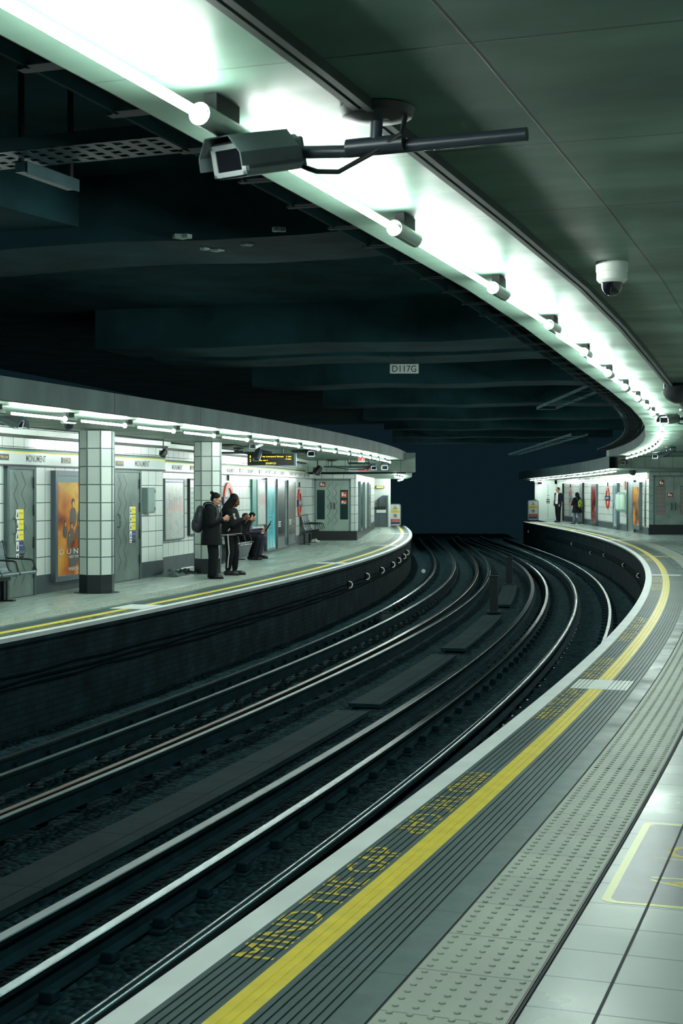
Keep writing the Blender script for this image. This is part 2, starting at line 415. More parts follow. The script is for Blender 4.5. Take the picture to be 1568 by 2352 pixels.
# ------------------------------------------------------------------ fluorescent lamps along both canopies
M_tube = mat('lit_tube', (.88, 1.0, .93), emit=TUBE)
M_tube2 = mat('lit_tube_bright', (.88, 1.0, .93), emit=TUBE*1.5)
M_holder = mat('lamp_holder_metal', (176, 190, 182), .3, metal=.5)
M_holder_d = mat('shadow_dark_lamp_plate', (16, 24, 26), .6)  # plate coloured near black to stand in for the shadow above each holder
def lamp_proto():
    t = thing('fluorescent_lamp', 'x', 'lamp')
    mb = MB(); mb.tube([(-.84, 0, -.088), (.80, 0, -.088)], .0155, 12); part('lit_tube', mb, M_tube, t, True)
    mb = MB()      # open-ended round holder, tube goes in at both ends
    K = 16; x0, x1 = .76, 1.09
    for (ra, rb) in ((.036, .036),):
        mb.tube([(x0, 0, -.088), (x1, 0, -.088)], .036, K, cap=False)
        mb.tube([(x1, 0, -.088), (x0, 0, -.088)], .033, K, cap=False)
    for x in (x0, x1):
        a = [mb.vert((x, .036*math.cos(2*PI*j/K), -.088+.036*math.sin(2*PI*j/K))) for j in range(K)]
        b = [mb.vert((x, .033*math.cos(2*PI*j/K), -.088+.033*math.sin(2*PI*j/K))) for j in range(K)]
        for j in range(K): mb.face((a[j], a[(j+1) % K], b[(j+1) % K], b[j]))
    h = part('lamp_holder', mb, M_holder, t, True)
    part('mounting_plate', B(.84, 1.02, -.022, .022, -.062, -.004), M_holder_d, h)
    return t
LP = lamp_proto()
first = [True]
firstb = [True]
def put_lamp(c, d, label, group, bright=False):
    rz = math.atan2(d.y, d.x)
    if bright:
        if firstb[0]:
            LPB.location = c; LPB.rotation_euler = (0, 0, rz); LPB['label'] = label; LPB['group'] = group; firstb[0] = False; return LPB
        return dup(LPB, c, rz, label, group)
    if first[0]:
        LP.location = c; LP.rotation_euler = (0, 0, rz); LP['label'] = label; LP['group'] = group; LP.scale = (1, 1, 1); first[0] = False; return LP
    return dup(LP, c, rz, label, group)
LPB = LP.copy(); COL.objects.link(LPB); _kids = [(c, [g for g in children(c)]) for c in children(LP)]
for c, gs in _kids:
    c2 = c.copy(); COL.objects.link(c2); c2.parent = LPB
    if c.name.startswith('lit_tube'): c2.data = c.data.copy(); c2.data.materials.clear(); c2.data.materials.append(M_tube2)
    for g in gs: g2 = g.copy(); COL.objects.link(g2); g2.parent = c2
HS = [-3.8, -1.75, .30, 2.35, 4.34, 6.2, 7.9, 9.57, 11.2]
while HS[-1] < SE: HS.append(HS[-1]+1.63)
k = 0
for h in HS:
    if SB-.9 < h < SB+1.2 or h > SE+2: continue
    sc = 1.0 if h < 6.5 else .84
    s = h - .93*sc; n = .30; z = zn(s) - (STEP if h > 22 else 0) if s < SB else 2.36-.004*(s-43)
    c = main(s, n, z); d = main(s+.5, n) - main(s-.5, n)
    if k < 14: lab = "lit tube lamp under the near canopy, %s from the picture's top left" % NTH[k]; g = 'tube lamps under the near canopy'
    elif s < SB: lab = 'lit tube lamp under the near canopy, in the crowded small row at its far bend'; g = 'crowded distant tube lamps under the near canopy'
    else: lab = 'tiny lit tube lamp under the low canopy above the man in a suit'; g = 'tube lamps under the low right-hand canopy'
    o = put_lamp(c, d, lab, g, s > SB); o.scale = (sc, 1, 1); k += 1
farp = lambda s: main(s, nFAR(s)-.36)
sL = find(farp, 170, 6, 30)
s = sL - 1.9*2 - .93; k = 0
while s < FE-1:
    if SBF-1.0 < s < SBF+.9: s += 1.9; continue
    n = nFAR(s)-.36; z = zs_far(s) if s < SBF else 2.17
    c = main(s, n, z); d = main(s+.5, nFAR(s+.5)-.36) - main(s-.5, nFAR(s-.5)-.36)
    q = px(c)
    if k < 12: lab = 'lit tube lamp under the opposite platform canopy, %s from the left end' % NTH[k]; g = 'tube lamps under the opposite canopy'
    elif s < SBF: lab = 'small lit tube lamp under the opposite canopy, towards its far bend'; g = 'distant tube lamps under the opposite canopy'
    else: lab = 'tiny lit tube lamp under the low end of the opposite canopy above the warning board'; g = 'tube lamps under the low end of the opposite canopy'
    put_lamp(c, d, lab, g, True); k += 1; s += 1.9
for q, (x_, y_) in enumerate(((10.95, 79.0), (11.0, 81.0))):
    put_lamp(Vector((x_, y_, 2.22)), Vector((0, 1, 0)), 'tiny lit tube lamp before the white end door, %s from the canopy end' % NTH[1-q], 'tube lamps at the white end door', True)
# ------------------------------------------------------------------ rails, sleepers, walkway boards, posts
M_rail = mat('worn_rail_steel', (84, 102, 106), .26, metal=.9, noise=.3, nscale=3)
M_rust = mat('grimy_rail_side', (18, 44, 52), .8, noise=.5, nscale=5, spec=.06)
M_cond = mat('conductor_rail_steel', (42, 70, 75), .36, metal=.8, noise=.4, nscale=2)
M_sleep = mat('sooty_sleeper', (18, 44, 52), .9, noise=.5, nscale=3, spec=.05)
M_pot = mat('insulator_pot', (60, 78, 80), .4)
M_board = grid_mat('walkway_boards', (30, 54, 58), (14, 26, 32), 1.6, .6, .01, .75, ov=.0, noise=.3, nscale=2, var=.15, spec=.06)
M_cond_b = mat('bright_conductor_steel', (96, 122, 128), .22, metal=.9, noise=.3, nscale=2)
def rail(name, label, nf, z, s0, s1, head, mtop, group=None, rnd=False):
    t = thing(name, label, 'rail', tuple(main(max(s0, 0), nf(max(s0, 0)), -1.15)), 0, group)
    off = Vector(t.location)
    def pos(s, n, z_): return main(s, n, z_) - off
    w = head/2
    mb = MB(); sweep(mb, ([(w*math.cos(PI-PI*q/8), z-.05+.05*math.sin(PI*q/8)) for q in range(9)] if rnd else [(-w, z-.035), (-w, z-.006), (-w+.006, z), (w-.006, z), (w, z-.006), (w, z-.035)]), s0, s1, .5, nf, pos=pos, closed=True); part('rail_head', mb, mtop, t, True)
    mb = MB(); sweep(mb, [(-.009, z-.035), (.009, z-.035), (.009, z-.13), (w*1.9, z-.145), (w*1.9, z-.155), (-w*1.9, z-.155), (-w*1.9, z-.145), (-.009, z-.13)], s0, s1, .5, nf, pos=pos, closed=True); part('rail_web', mb, M_rust, t)
    return t
rail('running_rail', 'bright running rail nearest the right-hand platform edge, vanishing behind the white nosing', nR1, -1.0, -10, 78, .07, M_rail)
rail('conductor_rail', 'thick rounded centre conductor rail of the near track, closest to the camera', nR2, -.92, -12, 78, .10, M_cond_b, None, True)
rail('running_rail', 'brightest polished running rail of the near track, on its far side', nR3, -1.0, -12, 78, .07, M_rail)
rail('conductor_rail', 'dull teal outer conductor rail of the near track, beside the grey walkway boards', nR4, -.92, -12, 78, .085, M_cond)
rail('conductor_rail', 'dull outer conductor rail of the far track, beside the middle walkway', nR5, -.92, -2, 78, .07, M_cond)
rail('running_rail', 'thin brownish running rail of the far track next to its outer conductor rail', nR6, -1.0, -2, 78, .07, mat('brown_rail_steel', (96, 84, 78), .3, metal=.9))
rail('conductor_rail', 'centre conductor rail of the far track between the sleepers', nR7, -.92, -2, 78, .07, M_cond)
rail('running_rail', 'running rail of the far track nearest the opposite platform, with chairs along it', nR8, -1.0, -2, 78, .07, M_rail)
def sleeper_proto(label, group):
    t = thing('sleeper', label, 'sleeper', (0, 0, 0), 0, group)
    part('timber', B(-1.25, 1.25, -.13, .13, -.12, .0), M_sleep, t)
    for sx in (-.72, .72):
        mb = MB(); mb.box(sx-.17, sx+.17, -.10, .10, 0, .03); mb.box(sx-.16, sx-.075, -.05, .05, .03, .10); mb.box(sx+.075, sx+.16, -.05, .05, .03, .10)
        c = part('rail_chair', mb, M_rust, t, bevel=.012)
    mb = MB(); mb.lathe([(.07, .0), (.085, .02), (.05, .04), (.08, .055), (.05, .07), (.05, .085)], 12); part('insulator_pot', mb, M_pot, t, True)
    return t
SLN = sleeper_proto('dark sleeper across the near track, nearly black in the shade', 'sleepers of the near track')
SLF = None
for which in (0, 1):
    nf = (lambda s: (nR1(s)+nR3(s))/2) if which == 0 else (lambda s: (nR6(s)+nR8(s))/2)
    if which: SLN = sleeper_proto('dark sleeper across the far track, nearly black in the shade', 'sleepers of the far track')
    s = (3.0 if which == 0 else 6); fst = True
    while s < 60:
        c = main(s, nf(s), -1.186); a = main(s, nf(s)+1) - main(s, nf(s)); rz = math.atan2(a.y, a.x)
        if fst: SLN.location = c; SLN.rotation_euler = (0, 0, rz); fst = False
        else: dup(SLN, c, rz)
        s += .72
# walkway boards between the tracks
wn = lambda s: (nR4(s) + nR5(s))/2
def board(s0, s1, n0, n1, label):
    off = main((s0+s1)/2, wn((s0+s1)/2), -1.1)
    mb = MB(); sweep(mb, rect(n0, n1, -1.14, -1.09), s0, s1, .5, wn, closed=True, caps=True, pos=lambda s, n, z: main(s, n, z)-off)
    o = part('walkway_board', mb, M_board); o.location = off; tag(o, label, 'walkway board', 'grey walkway boards between the tracks')
bs = [(-2, 13.2, 'longest grey walkway board between the tracks, nearest the camera'), (13.8, 19.6, 'second grey walkway board from the camera, before the first dark post'), (20.6, 27.5, 'third grey walkway board, just past the first dark post'), (30.5, 38, 'fourth grey walkway board, beside the farther dark post')]
for a, b, l in bs: board(a, b, -.20, .22, l)
M_post = mat('dark_post', (14, 30, 36), .7, noise=.3)
for q, (x, y0, y1, lab) in enumerate(((1134, 1403, 1320, 'nearer short dark post standing between the tracks'), (1169, 1340, 1278, 'farther short dark post standing between the tracks'))):
    p = gnd(x, y0, -1.1); h = (y0-y1)*p.y/F
    t = thing('track_post', lab, 'post', (p.x, p.y, -1.15), -.2, 'short posts between the tracks')
    part('upright', B(-.09, .09, -.09, .09, 0, h), M_post, t, bevel=.01); part('cap', B(-.105, .105, -.105, .105, h, h+.03), M_post, t, bevel=.008); part('foot', B(-.16, .16, -.14, .14, 0, .05), M_post, t, bevel=.01)
# small bits on the ballast
M_white = mat('white_plastic', (222, 230, 226), .5)
p = gnd(972, 1316, -1.1); tag(part('litter_cup', MB().lathe([(.0, -.06), (.05, -.06), (.07, .05), (.068, .06)], 12, Matrix.Rotation(1.3, 4, 'X')), M_white, None, True), 'small white cup of litter on the ballast beside the far track', 'litter').location = (p.x, p.y, -1.05)
p = gnd(886, 1410, -1.0); t = thing('signal_box', 'small pale box fixed beside the far track', 'box', (p.x, p.y, -1.14), .3)
part('housing', B(-.12, .12, -.08, .08, 0, .16), M_pot, t, bevel=.015); part('lid', B(-.13, .13, -.09, .09, .16, .18), M_rust, t)
# white cable hooks under the far nosing, and their cables
M_cable = mat('black_cable', (12, 28, 34), .9, spec=.03)
M_hook = mat('white_cable_hook', (250, 252, 246), .3)
def hook(c, rz, label, group, sc=1):
    t = thing('cable_hook', label, 'cable hook', c, rz, group)
    pts = [(math.cos(a)*.10*1, -.02, math.sin(a)*.12) for a in [PI/2 - PI*k/8 for k in range(9)]]
    mb = MB(); mb.tube([(p[0]-.02, p[1], p[2]) for p in [(-.04, -.02, .12)]+pts+[(-.04, -.02, -.12)]], .022, 8); part('bent_arm', mb, M_hook, t, True)
    part('wall_bracket', B(-.12, -.05, -.03, .02, -.13, .13), M_rust, t, bevel=.005); t.scale = (sc, sc, sc); return t
HK = None
for k, (x, y) in enumerate(((802, 1343), (842, 1324), (876, 1310), (901, 1297), (915, 1287), (926.6, 1278), (934.5, 1269))):
    s = find(lambda s: main(s, nFAR(s)+.06), x, 15, 62, 3000); d = main(s, nFAR(s)+.08); c = Vector((d.x, d.y, zat(y, d.y)))
    lab = 'white curved cable hook under the opposite platform edge, %s from the left' % NTH[k]
    if HK is None: HK = hook(c, 0, lab, 'white cable hooks under the opposite platform', .6)
    else: dup(HK, c, 0, lab)
HK = None
for k, (x, y) in enumerate(((1213, 1221), (1312, 1249), (1355, 1270), (1386, 1275), (1430, 1298), (1464, 1322))):
    s = find(lambda s: main(s, -.06), x, 26, 75, 3000); d = main(s, -.05); c = Vector((d.x, d.y, zat(y, d.y)))
    lab = 'white cable clip under the right-hand platform edge, %s from the left' % NTH[k]
    if HK is None: HK = hook(c, PI, lab, 'white cable clips under the right-hand platform', .4)
    else: r = dup(HK, c, PI, lab)
for nm, lab, base, sg in (('cable_run', 'black cables strung along the wall under the opposite platform', nFAR, 1), ('cable_run', 'black cables strung along the wall under the right-hand platform', zero, -1)):
    off = main(20, base(20), -.5); mb = MB()
    for q in range(3):
        pts = [main(s, base(s)+sg*(.02+.02*(q % 2)), -.42-.07*q-.03*math.sin(s*1.3+q)**2) - off for s in [i*1.0 for i in range(2, 64)]]
        mb.tube(pts, .011, 6)
    o = part(nm, mb, M_cable, None, True); o.location = off; tag(o, lab, 'cable')

# ------------------------------------------------------------------ floor markings
def flat(me_or_poly, s0, n0): pass
def mark(name, polys, m, lab=None, cat='floor marking', group=None, base=zero, sgn=1, z=.0012, ribs_only=False, parent=None, off=None, thick=0):
    """flat paint laid on the platform: polys in (s, n)"""
    bm = bmesh.new()
    for P in polys:
        vs = [bm.verts.new((a, b, 0)) for a, b in P]; bm.faces.new(vs)
    return finish_mark(name, bm, m, lab, cat, group, base, sgn, z, ribs_only, off)
def finish_mark(name, bm, m, lab, cat, group, base, sgn, z, ribs_only, off):
    bmesh.ops.triangulate(bm, faces=bm.faces[:])
    ns = [v.co.y for v in bm.verts]; ss = [v.co.x for v in bm.verts]
    if ribs_only:
        for n0, cnt in ((.115, 6), (.43, 8)):
            for k in range(cnt):
                for e in (0, PITCH-GW):
                    nn = n0+k*PITCH+e
                    if min(ns) < nn < max(ns):
                        g = bm.verts[:]+bm.edges[:]+bm.faces[:]; bmesh.ops.bisect_plane(bm, geom=g, plane_co=(0, nn, 0), plane_no=(0, 1, 0))
        dead = []
        for f in bm.faces:
            n = f.calc_center_median().y
            if .115 < n < .31 and not is_rib(n): dead.append(f)
            if .43 < n < .67 and not is_rib(n, .43): dead.append(f)
        bmesh.ops.delete(bm, geom=dead, context='FACES')
    a = min(ss)
    while a < max(ss):
        a += .6
        if a < max(ss): bmesh.ops.bisect_plane(bm, geom=bm.verts[:]+bm.edges[:]+bm.faces[:], plane_co=(a, 0, 0), plane_no=(1, 0, 0))
    sm = (min(ss)+max(ss))/2; nm_ = (min(ns)+max(ns))/2
    o0 = main(sm, base(sm)+sgn*nm_, 0)
    for v in bm.verts: v.co = main(v.co.x, base(v.co.x)+sgn*v.co.y, z) - o0
    me = bpy.data.meshes.new(name); bmesh.ops.recalc_face_normals(bm, faces=bm.faces[:]); bm.to_mesh(me); bm.free()
    for p in me.polygons:
        if p.normal.z < 0: p.flip()
    o = link(name, me, m); o.location = o0
    if lab: tag(o, lab, cat, group)
    return o
M_ypaint = mat('worn_yellow_lettering', (206, 186, 54), .45, noise=.35, nscale=22)
M_faded = mat('faded_yellow_lettering', (132, 132, 74), .5, noise=.3, nscale=20)
def gap_text(sc, L, flip, lab, base=zero, sgn=1, rows=True):
    me = text_mesh('MIND THE GAP', .165/.7, L); bm = bmesh.new(); bm.from_mesh(me); bpy.data.meshes.remove(me)
    f = -1 if flip else 1
    if sgn < 0: f = -f
    xs = sorted((min(v.co.x for v in F_.verts), max(v.co.x for v in F_.verts)) for F_ in bm.faces)
    gaps = []; e = xs[0][1]
    for a, b in xs:
        if a > e: gaps.append((a-e, (a+e)/2))
        e = max(e, b)
    cuts = sorted(g[1] for g in sorted(gaps)[-2:]); lim = [-9]+cuts+[9]
    c0 = main(sc, base(sc)+sgn*.21, 0); T_ = thing('painted_warning', lab, 'lettering', c0, 0, 'yellow warning lettering along the platform edges')
    for w_ in range(3):
        b2 = bm.copy(); bmesh.ops.delete(b2, geom=[v for v in b2.verts if not lim[w_] < v.co.x < lim[w_+1]], context='VERTS')
        for v in b2.verts: v.co = Vector((sc + f*v.co.x, .213 - f*v.co.y, 0))
        bmesh.ops.recalc_face_normals(b2, faces=b2.faces[:])
        o = finish_mark('painted_word', b2, M_ypaint if sgn > 0 else M_faded, None, None, None, base, sgn, .0014, rows, None); o.parent = T_; o.location = o.location - c0
    bm.free(); return T_
    return finish_mark('mind_the_gap_lettering', bm, M_ypaint, lab, 'lettering', 'yellow warning lettering along the platform edge', base, sgn, .0014, rows, None)
def s_of(y, x0=None):    # distance along where the near edge zone crosses an image row
    Y = CH*F/(y-YH); return min((abs(main(q/20, .2).y-Y), q/20) for q in range(-20, 1200))[1]
tx = [(s_of(2200), s_of(1945), 0, 'yellow MIND THE GAP lettering on grooved paving nearest the camera'),
      (s_of(1912), s_of(1775), 1, 'upside-down yellow MIND THE GAP lettering just beyond the nearest one'),
      (s_of(1650), s_of(1583), 0, 'yellow MIND THE GAP lettering just before the first white bar'),
      (s_of(1557), s_of(1512), 1, 'yellow MIND THE GAP lettering just past the first white bar'),
      (s_of(1472), s_of(1418), 0, 'faded yellow MIND THE GAP lettering midway between the two white bars')]
for a, b, fl, lab in tx: gap_text((a+b)/2, (b-a), fl, lab)
for k, s in enumerate((21, 23, 31, 33)): gap_text(s, 1.5, k % 2, 'small distant yellow lettering on the right-hand platform edge, %s beyond the faded one' % NTH[k], rows=False)
fs = lambda x: find(lambda s: main(s, nFAR(s)-.2), x, 2, 62, 3000)
for k, x in enumerate((75, 140, 215, 285, 455, 690, 725)): gap_text(fs(x), 1.6, k % 2, 'small yellow lettering on the opposite platform edge, %s from the left' % NTH[k], base=nFAR, sgn=-1, rows=False)
M_bar = mat('white_bar_paint', (214, 224, 220), .45, noise=.12, nscale=8)
def bar(s, w, n0, n1, lab, base=zero, sgn=1, m=M_bar):
    return mark('painted_bar', [[(s, n0), (s+w, n0), (s+w, n1), (s, n1)]], m, lab, 'floor marking', 'painted bars across the platform edges', base, sgn, .002, False)
def bar2(s, w, lab):
    off = main(s+w/2, .39, 0); mb = MB()
    pr = ribs(.15, .30) + [(.31, 0), (.43, 0)] + ribs(.43, .62)[1:]
    sweep(mb, [(a, b+.0018) for a, b in pr], s, s+w, .25, pos=lambda s_, n, z: main(s_, n, z)-off); o = part('painted_bar', mb, M_bar); o.location = off
    tag(o, lab, 'floor marking', 'painted bars across the platform edges')
bar2(s_of(1581), s_of(1561)-s_of(1581), 'wide white bar painted across the grooved paving and yellow line')
bar(s_of(1322), .35, .12, .67, 'thin white bar across the right-hand platform edge at the bend')
bar(find(lambda s: main(s, .7), 1528, 30, 50), .4, .43, 1.0, 'short yellow bar across the right-hand platform beyond the bend', m=M_ypaint)
bar(find(lambda s: main(s, .7), 1440, 44, 66), .45, .12, .9, 'distant white bar across the platform beside the corner wall')
bar(find(lambda s: main(s, .7), 1345, 50, 67), .45, .12, .9, 'most distant white bar beside the woman with a backpack')
bar(fs(340)-.4, .8, .13, .62, 'large white bar across the opposite platform edge before the man', nFAR, -1)
bar(fs(783), .55, .13, .8, 'white bar across the opposite platform edge in its middle', nFAR, -1)
bar(fs(905), .5, .13, .9, 'white bar near the bend of the opposite platform', nFAR, -1)
bar(find(lambda s: main(s, nFAR(s)-.3), 935, 50, 60), .4, .13, .8, 'last white bar on the opposite platform before the warning board', nFAR, -1)
# the floor sticker at the lower right
c00 = gnd(1377, 2071); cA = gnd(1480, 1888)
def sn(p):
    return min(((main(q/50, 0).xy-p.xy).length, q/50) for q in range(0, 400))[1]
ax = (cA-c00); ax.z = 0; L = ax.length; ax.normalize(); ay = Vector((ax.y, -ax.x, 0))
T = thing('floor_sticker', 'dark blue floor sticker with yellow border and warning signs on near tiles', 'floor sticker', (c00.x, c00.y, .0009), math.atan2(ax.y, ax.x))
def sp(name, poly, m, z):
    mb = MB(); mb.f.append(tuple(range(len(poly)))); mb.uv.append(None); mb.v = [(a, -b, z) for a, b in poly]; o = part(name, mb, m, T)
    for p in o.data.polygons:
        if p.normal.z < 0: p.flip()
    return o
def rr(x0, x1, y0, y1, r, n=5):
    P = []
    for cx, cy, a in ((x0+r, y0+r, PI), (x1-r, y0+r, 1.5*PI), (x1-r, y1-r, 0), (x0+r, y1-r, .5*PI)):
        for k in range(n+1): P.append((cx+r*math.cos(a+PI/2*k/n), cy+r*math.sin(a+PI/2*k/n)))
    return P
M_sticker = mat('dark_blue_sticker', (46, 64, 84), .32, noise=.35, nscale=5, spec=.5)
M_stky = mat('pale_yellow_print', (196, 200, 96), .3)
sp('yellow_border', rr(0, L, 0, .95, .05), M_stky, 0); sp('blue_panel', rr(.035, L-.035, .035, .915, .04), M_sticker, .0004)
def loc(x, y): d = gnd(x, y)-c00; return (d.x*ax.x+d.y*ax.y, d.x*ay.x+d.y*ay.y)
def stroke(name, pts, w, m, z=.0008):
    P = [Vector(p) for p in pts]; l = []; r = []
    for k, p in enumerate(P):
        d = (P[min(k+1, len(P)-1)]-P[max(k-1, 0)]).normalized(); q = Vector((-d.y, d.x))*w/2; l.append(p+q); r.append(p-q)
    mb = MB()
    for k in range(len(P)-1):
        mb.quad((l[k].x, -l[k].y, z), (l[k+1].x, -l[k+1].y, z), (r[k+1].x, -r[k+1].y, z), (r[k].x, -r[k].y, z))
    o = part(name, mb, m, T)
    for p in o.data.polygons:
        if p.normal.z < 0: p.flip()
    return o
a0 = loc(1495, 2017); up_ = (a0[0]+.10, a0[1]+.62); dn = (a0[0]-.36, a0[1]+.42)
stroke('triangle_outline', [(a0[0]+.01, a0[1]), (a0[0]+.06, min(.9, a0[1]+.62))], .014, M_stky)
stroke('triangle_outline', [(a0[0]-.03, a0[1]), (a0[0]-.32, min(.9, a0[1]+.55))], .016, M_stky)
b0 = loc(1522, 2026); sp('triangle_fill', [(b0[0], b0[1]), (b0[0]-.06, b0[1]+.10), (b0[0]-.09, .88), (b0[0]+.03, .88), (b0[0]+.03, b0[1]+.1)], M_ypaint, .001)
e0 = loc(1490, 1970); stroke('thin_line', [(e0[0], e0[1]), (e0[0]-.02, .9)], .010, M_stky)
g0 = loc(1562, 1958); stroke('round_letter', [(g0[0]+.09*math.cos(a), g0[1]+.03+.07*math.sin(a)) for a in [2*PI*k/18 for k in range(19)]], .03, M_ypaint)
# ------------------------------------------------------------------ walls of both platforms and what hangs on them
M_dark = mat('black_metal', (20, 28, 30), .45)
M_steel = mat('brushed_steel_door', (124, 140, 136), .36, metal=.4, noise=.3, nscale=2.2)
M_steel_l = mat('pale_steel_door', (150, 170, 162), .4, metal=.3, noise=.15, nscale=2)
M_frame = mat('steel_frame', (92, 110, 112), .35, metal=.6)
M_groove_d = mat('door_groove', (44, 58, 60), .5)
M_frieze = mat('frieze_white', (206, 218, 216), .2)
M_green = mat('green_line', (26, 120, 92), .35)
M_yel = mat('yellow_line', (236, 206, 60), .35)
M_ink = mat('dark_lettering', (30, 36, 48), .4)
M_signbk = mat('black_sign', (14, 20, 24), .3)
M_signyel = mat('yellow_sign_print', (240, 222, 70), .4)
M_signwh = mat('white_sign_print', (232, 236, 230), .4)
M_red = mat('notice_red', (196, 72, 44), .4); M_blue = mat('notice_blue', (64, 66, 128), .4)
M_wood = mat('maroon_sticker', (110, 44, 34), .5)
M_wht = mat('white_enamel', (226, 234, 228), .3)

def wall_run(path, u0, u1, z0, z1, m, name, n=0, top=None):
    mb = MB(); st = sorted(set([u0, u1] + [c for c in path.c if u0 < c < u1]))
    for a, b in zip(st, st[1:]):
        p, q = path.at(a, n), path.at(b, n)
        mb.quad((p.x, p.y, z0), (q.x, q.y, z0), (q.x, q.y, z1), (p.x, p.y, z1), [(a, z0), (b, z0), (b, z1), (a, z1)])
    return struct(name, mb, m)
WA = Path([(-12.4, -8), (-11.4, -1), (-9.55, 6), (-7.05, 14), (-4.93, 22.4), (-3.47, 27.95)])
WB = Path([(-3.66, 28.6), (-3.16, 31.3), (-2.37, 35.6), (-1.95, 37.9), (-1.36, 42.6), (-.97, 47.3)])
def runwall(W, u0, u1, ztop, nm):
    wall_run(W, u0, u1, .29, 2.035, M_tile, nm); wall_run(W, u0, u1, 2.30, ztop, M_tile, nm); wall_run(W, u0, u1, 2.035, 2.30, M_tile, nm)
    mb = MB()
    for k in range(len(W.p)-1):
        a, b = W.c[k], W.c[k+1]; mb.quad(W.at(a+1e-4, .012, 0), W.at(b, .012, 0), W.at(b, .012, .29), W.at(a+1e-4, .012, .29)); mb.quad(W.at(a+1e-4, .012, .29), W.at(b, .012, .29), W.at(b, 0, .29), W.at(a+1e-4, 0, .29))
    struct('baseboard_left', mb, M_skirt)
runwall(WA, 0, WA.L, 2.75, 'wall_left'); runwall(WB, 0, WB.L, 2.75, 'wall_left')
mb = MB(); a, b = WA.at(WA.L), WB.at(0); mb.quad((a.x, a.y, 0), (b.x, b.y, 0), (b.x, b.y, 2.75), (a.x, a.y, 2.75), [(0,0),(.5,0),(.5,2.7),(0,2.7)]); struct('wall_left', mb, M_tile)
def xs_on(W, x, n=.03):       # distance along wall seen at image column x
    return find(lambda u: W.at(u, n), x, 0 if W is WB else 16, W.L, 3000)
def place(W, u, n=.0):
    p = W.at(u, n); d = W.dir(u); return Vector((p.x, p.y, 0)), math.atan2(d.y, d.x)
# frieze: long printed band with a name, and way-out signs lying on it
def frieze(W, u0, u1, z0, z1, label):
    o0 = W.at((u0+u1)/2, 0, z0); t = thing('name_frieze', label, 'frieze', o0, 0, 'station name friezes')
    def strip(name, a, b, n, m, bulge=.04):
        mb = MB(); st = sorted(set([u0, u1] + [c for c in W.c if u0 < c < u1]))
        for p, q in zip(st, st[1:]):
            P = [W.at(p+1e-4, n), W.at(q-1e-4, n), W.at(p+1e-4, 0), W.at(q-1e-4, 0)]
            R = lambda v, z: (v.x-o0.x, v.y-o0.y, z-o0.z)
            mb.quad(R(P[0], a), R(P[1], a), R(P[1], b), R(P[0], b)); mb.quad(R(P[2], a), R(P[3], a), R(P[1], a), R(P[0], a)); mb.quad(R(P[0], b), R(P[1], b), R(P[3], b), R(P[2], b))
            mb.quad(R(P[2], a), R(P[0], a), R(P[0], b), R(P[2], b)); mb.quad(R(P[1], a), R(P[3], a), R(P[3], b), R(P[1], b))
        return part(name, mb, m, t)
    strip('band', z0+.012, z1-.04, .05, M_frieze); strip('lower_rail', z0-.012, z0+.012, .06, M_ink); strip('yellow_line', z1-.062, z1-.04, .052, M_yel); strip('green_line', z1-.04, z1-.012, .052, M_green); strip('upper_rail', z1-.012, z1+.008, .06, M_dark)
    return t, o0
fa, oa = frieze(WA, 18, WA.L-.02, 2.035, 2.29, 'long white MONUMENT name frieze on the opposite wall, left of the recess')
fb_, ob = frieze(WB, .05, WB.L-.02, 2.02, 2.26, 'long white MONUMENT name frieze on the opposite wall, right of the recess')
def name_on(t, o0, W, x0, x1, zc, h=.105, n=.052):
    u0, u1 = xs_on(W, x0, n), xs_on(W, x1, n); u = (u0+u1)/2; p, rz = place(W, u, n)
    o = text('name_lettering', 'MONUMENT', h, max(.25, (u1-u0)), M_ink, t, 0, 0, 0, bold=.0015)
    o.location = p - Vector((o0.x, o0.y, 0)) + Vector((0, 0, zc-o0.z)); o.rotation_euler = (0, 0, rz)
for x0, x1 in ((60, 105), (310, 343)): name_on(fa, oa, WA, x0, x1, 2.145)
for x0, x1 in ((395, 419), (521, 538), (569, 583), (610, 622), (644, 654), (665, 674), (687, 694), (706, 711)): name_on(fb_, ob, WB, x0, x1, 2.12, .10)
def wayout(W, x0, x1, zc, label, h=.095, rev=False, n=.054, txt='Way out', parent=None):
    u0, u1 = xs_on(W, x0, n), xs_on(W, x1, n)
    u0, u1 = min(u0, u1), max(u0, u1); w = (u1-u0); p, rz = place(W, (u0+u1)/2, n)
    if rev: rz += PI
    t = thing('way_out_sign', label, 'sign', p + Vector((0, 0, zc-h/2)), rz, 'small way out signs on the name friezes')
    part('sign_plate', B(-w/2, w/2, -.006, 0, 0, h), M_signbk, t); text('sign_lettering', txt, h*.42, w*.72, M_signyel, t, .04*w, -.0075, h*.5)
WO = [(WA, -4, 20, 2.15, 'black Way out sign at the left edge of the picture'), (WA, 142, 162, 2.14, 'pale-washed Way out sign left of the first tiled column'), (WA, 266, 283, 2.13, 'black Way out sign just right of the first tiled column'),
      (WB, 437, 449, 2.13, 'black Way out sign just left of the second tiled column'), (WB, 550.5, 558, 2.13, 'black Way out sign above the woman with braids'), (WB, 595, 601, 2.12, 'faded Way out sign under the departure board'),
      (WB, 631, 636, 2.12, 'half-bright Way out sign above the cyan poster'), (WB, 678, 682, 2.11, 'black Way out sign left of the distant roundel'), (WB, 699, 702, 2.11, 'last tiny Way out sign before the grey double doors')]
for W, a, b, z, l in WO: wayout(W, a, b, z, l)
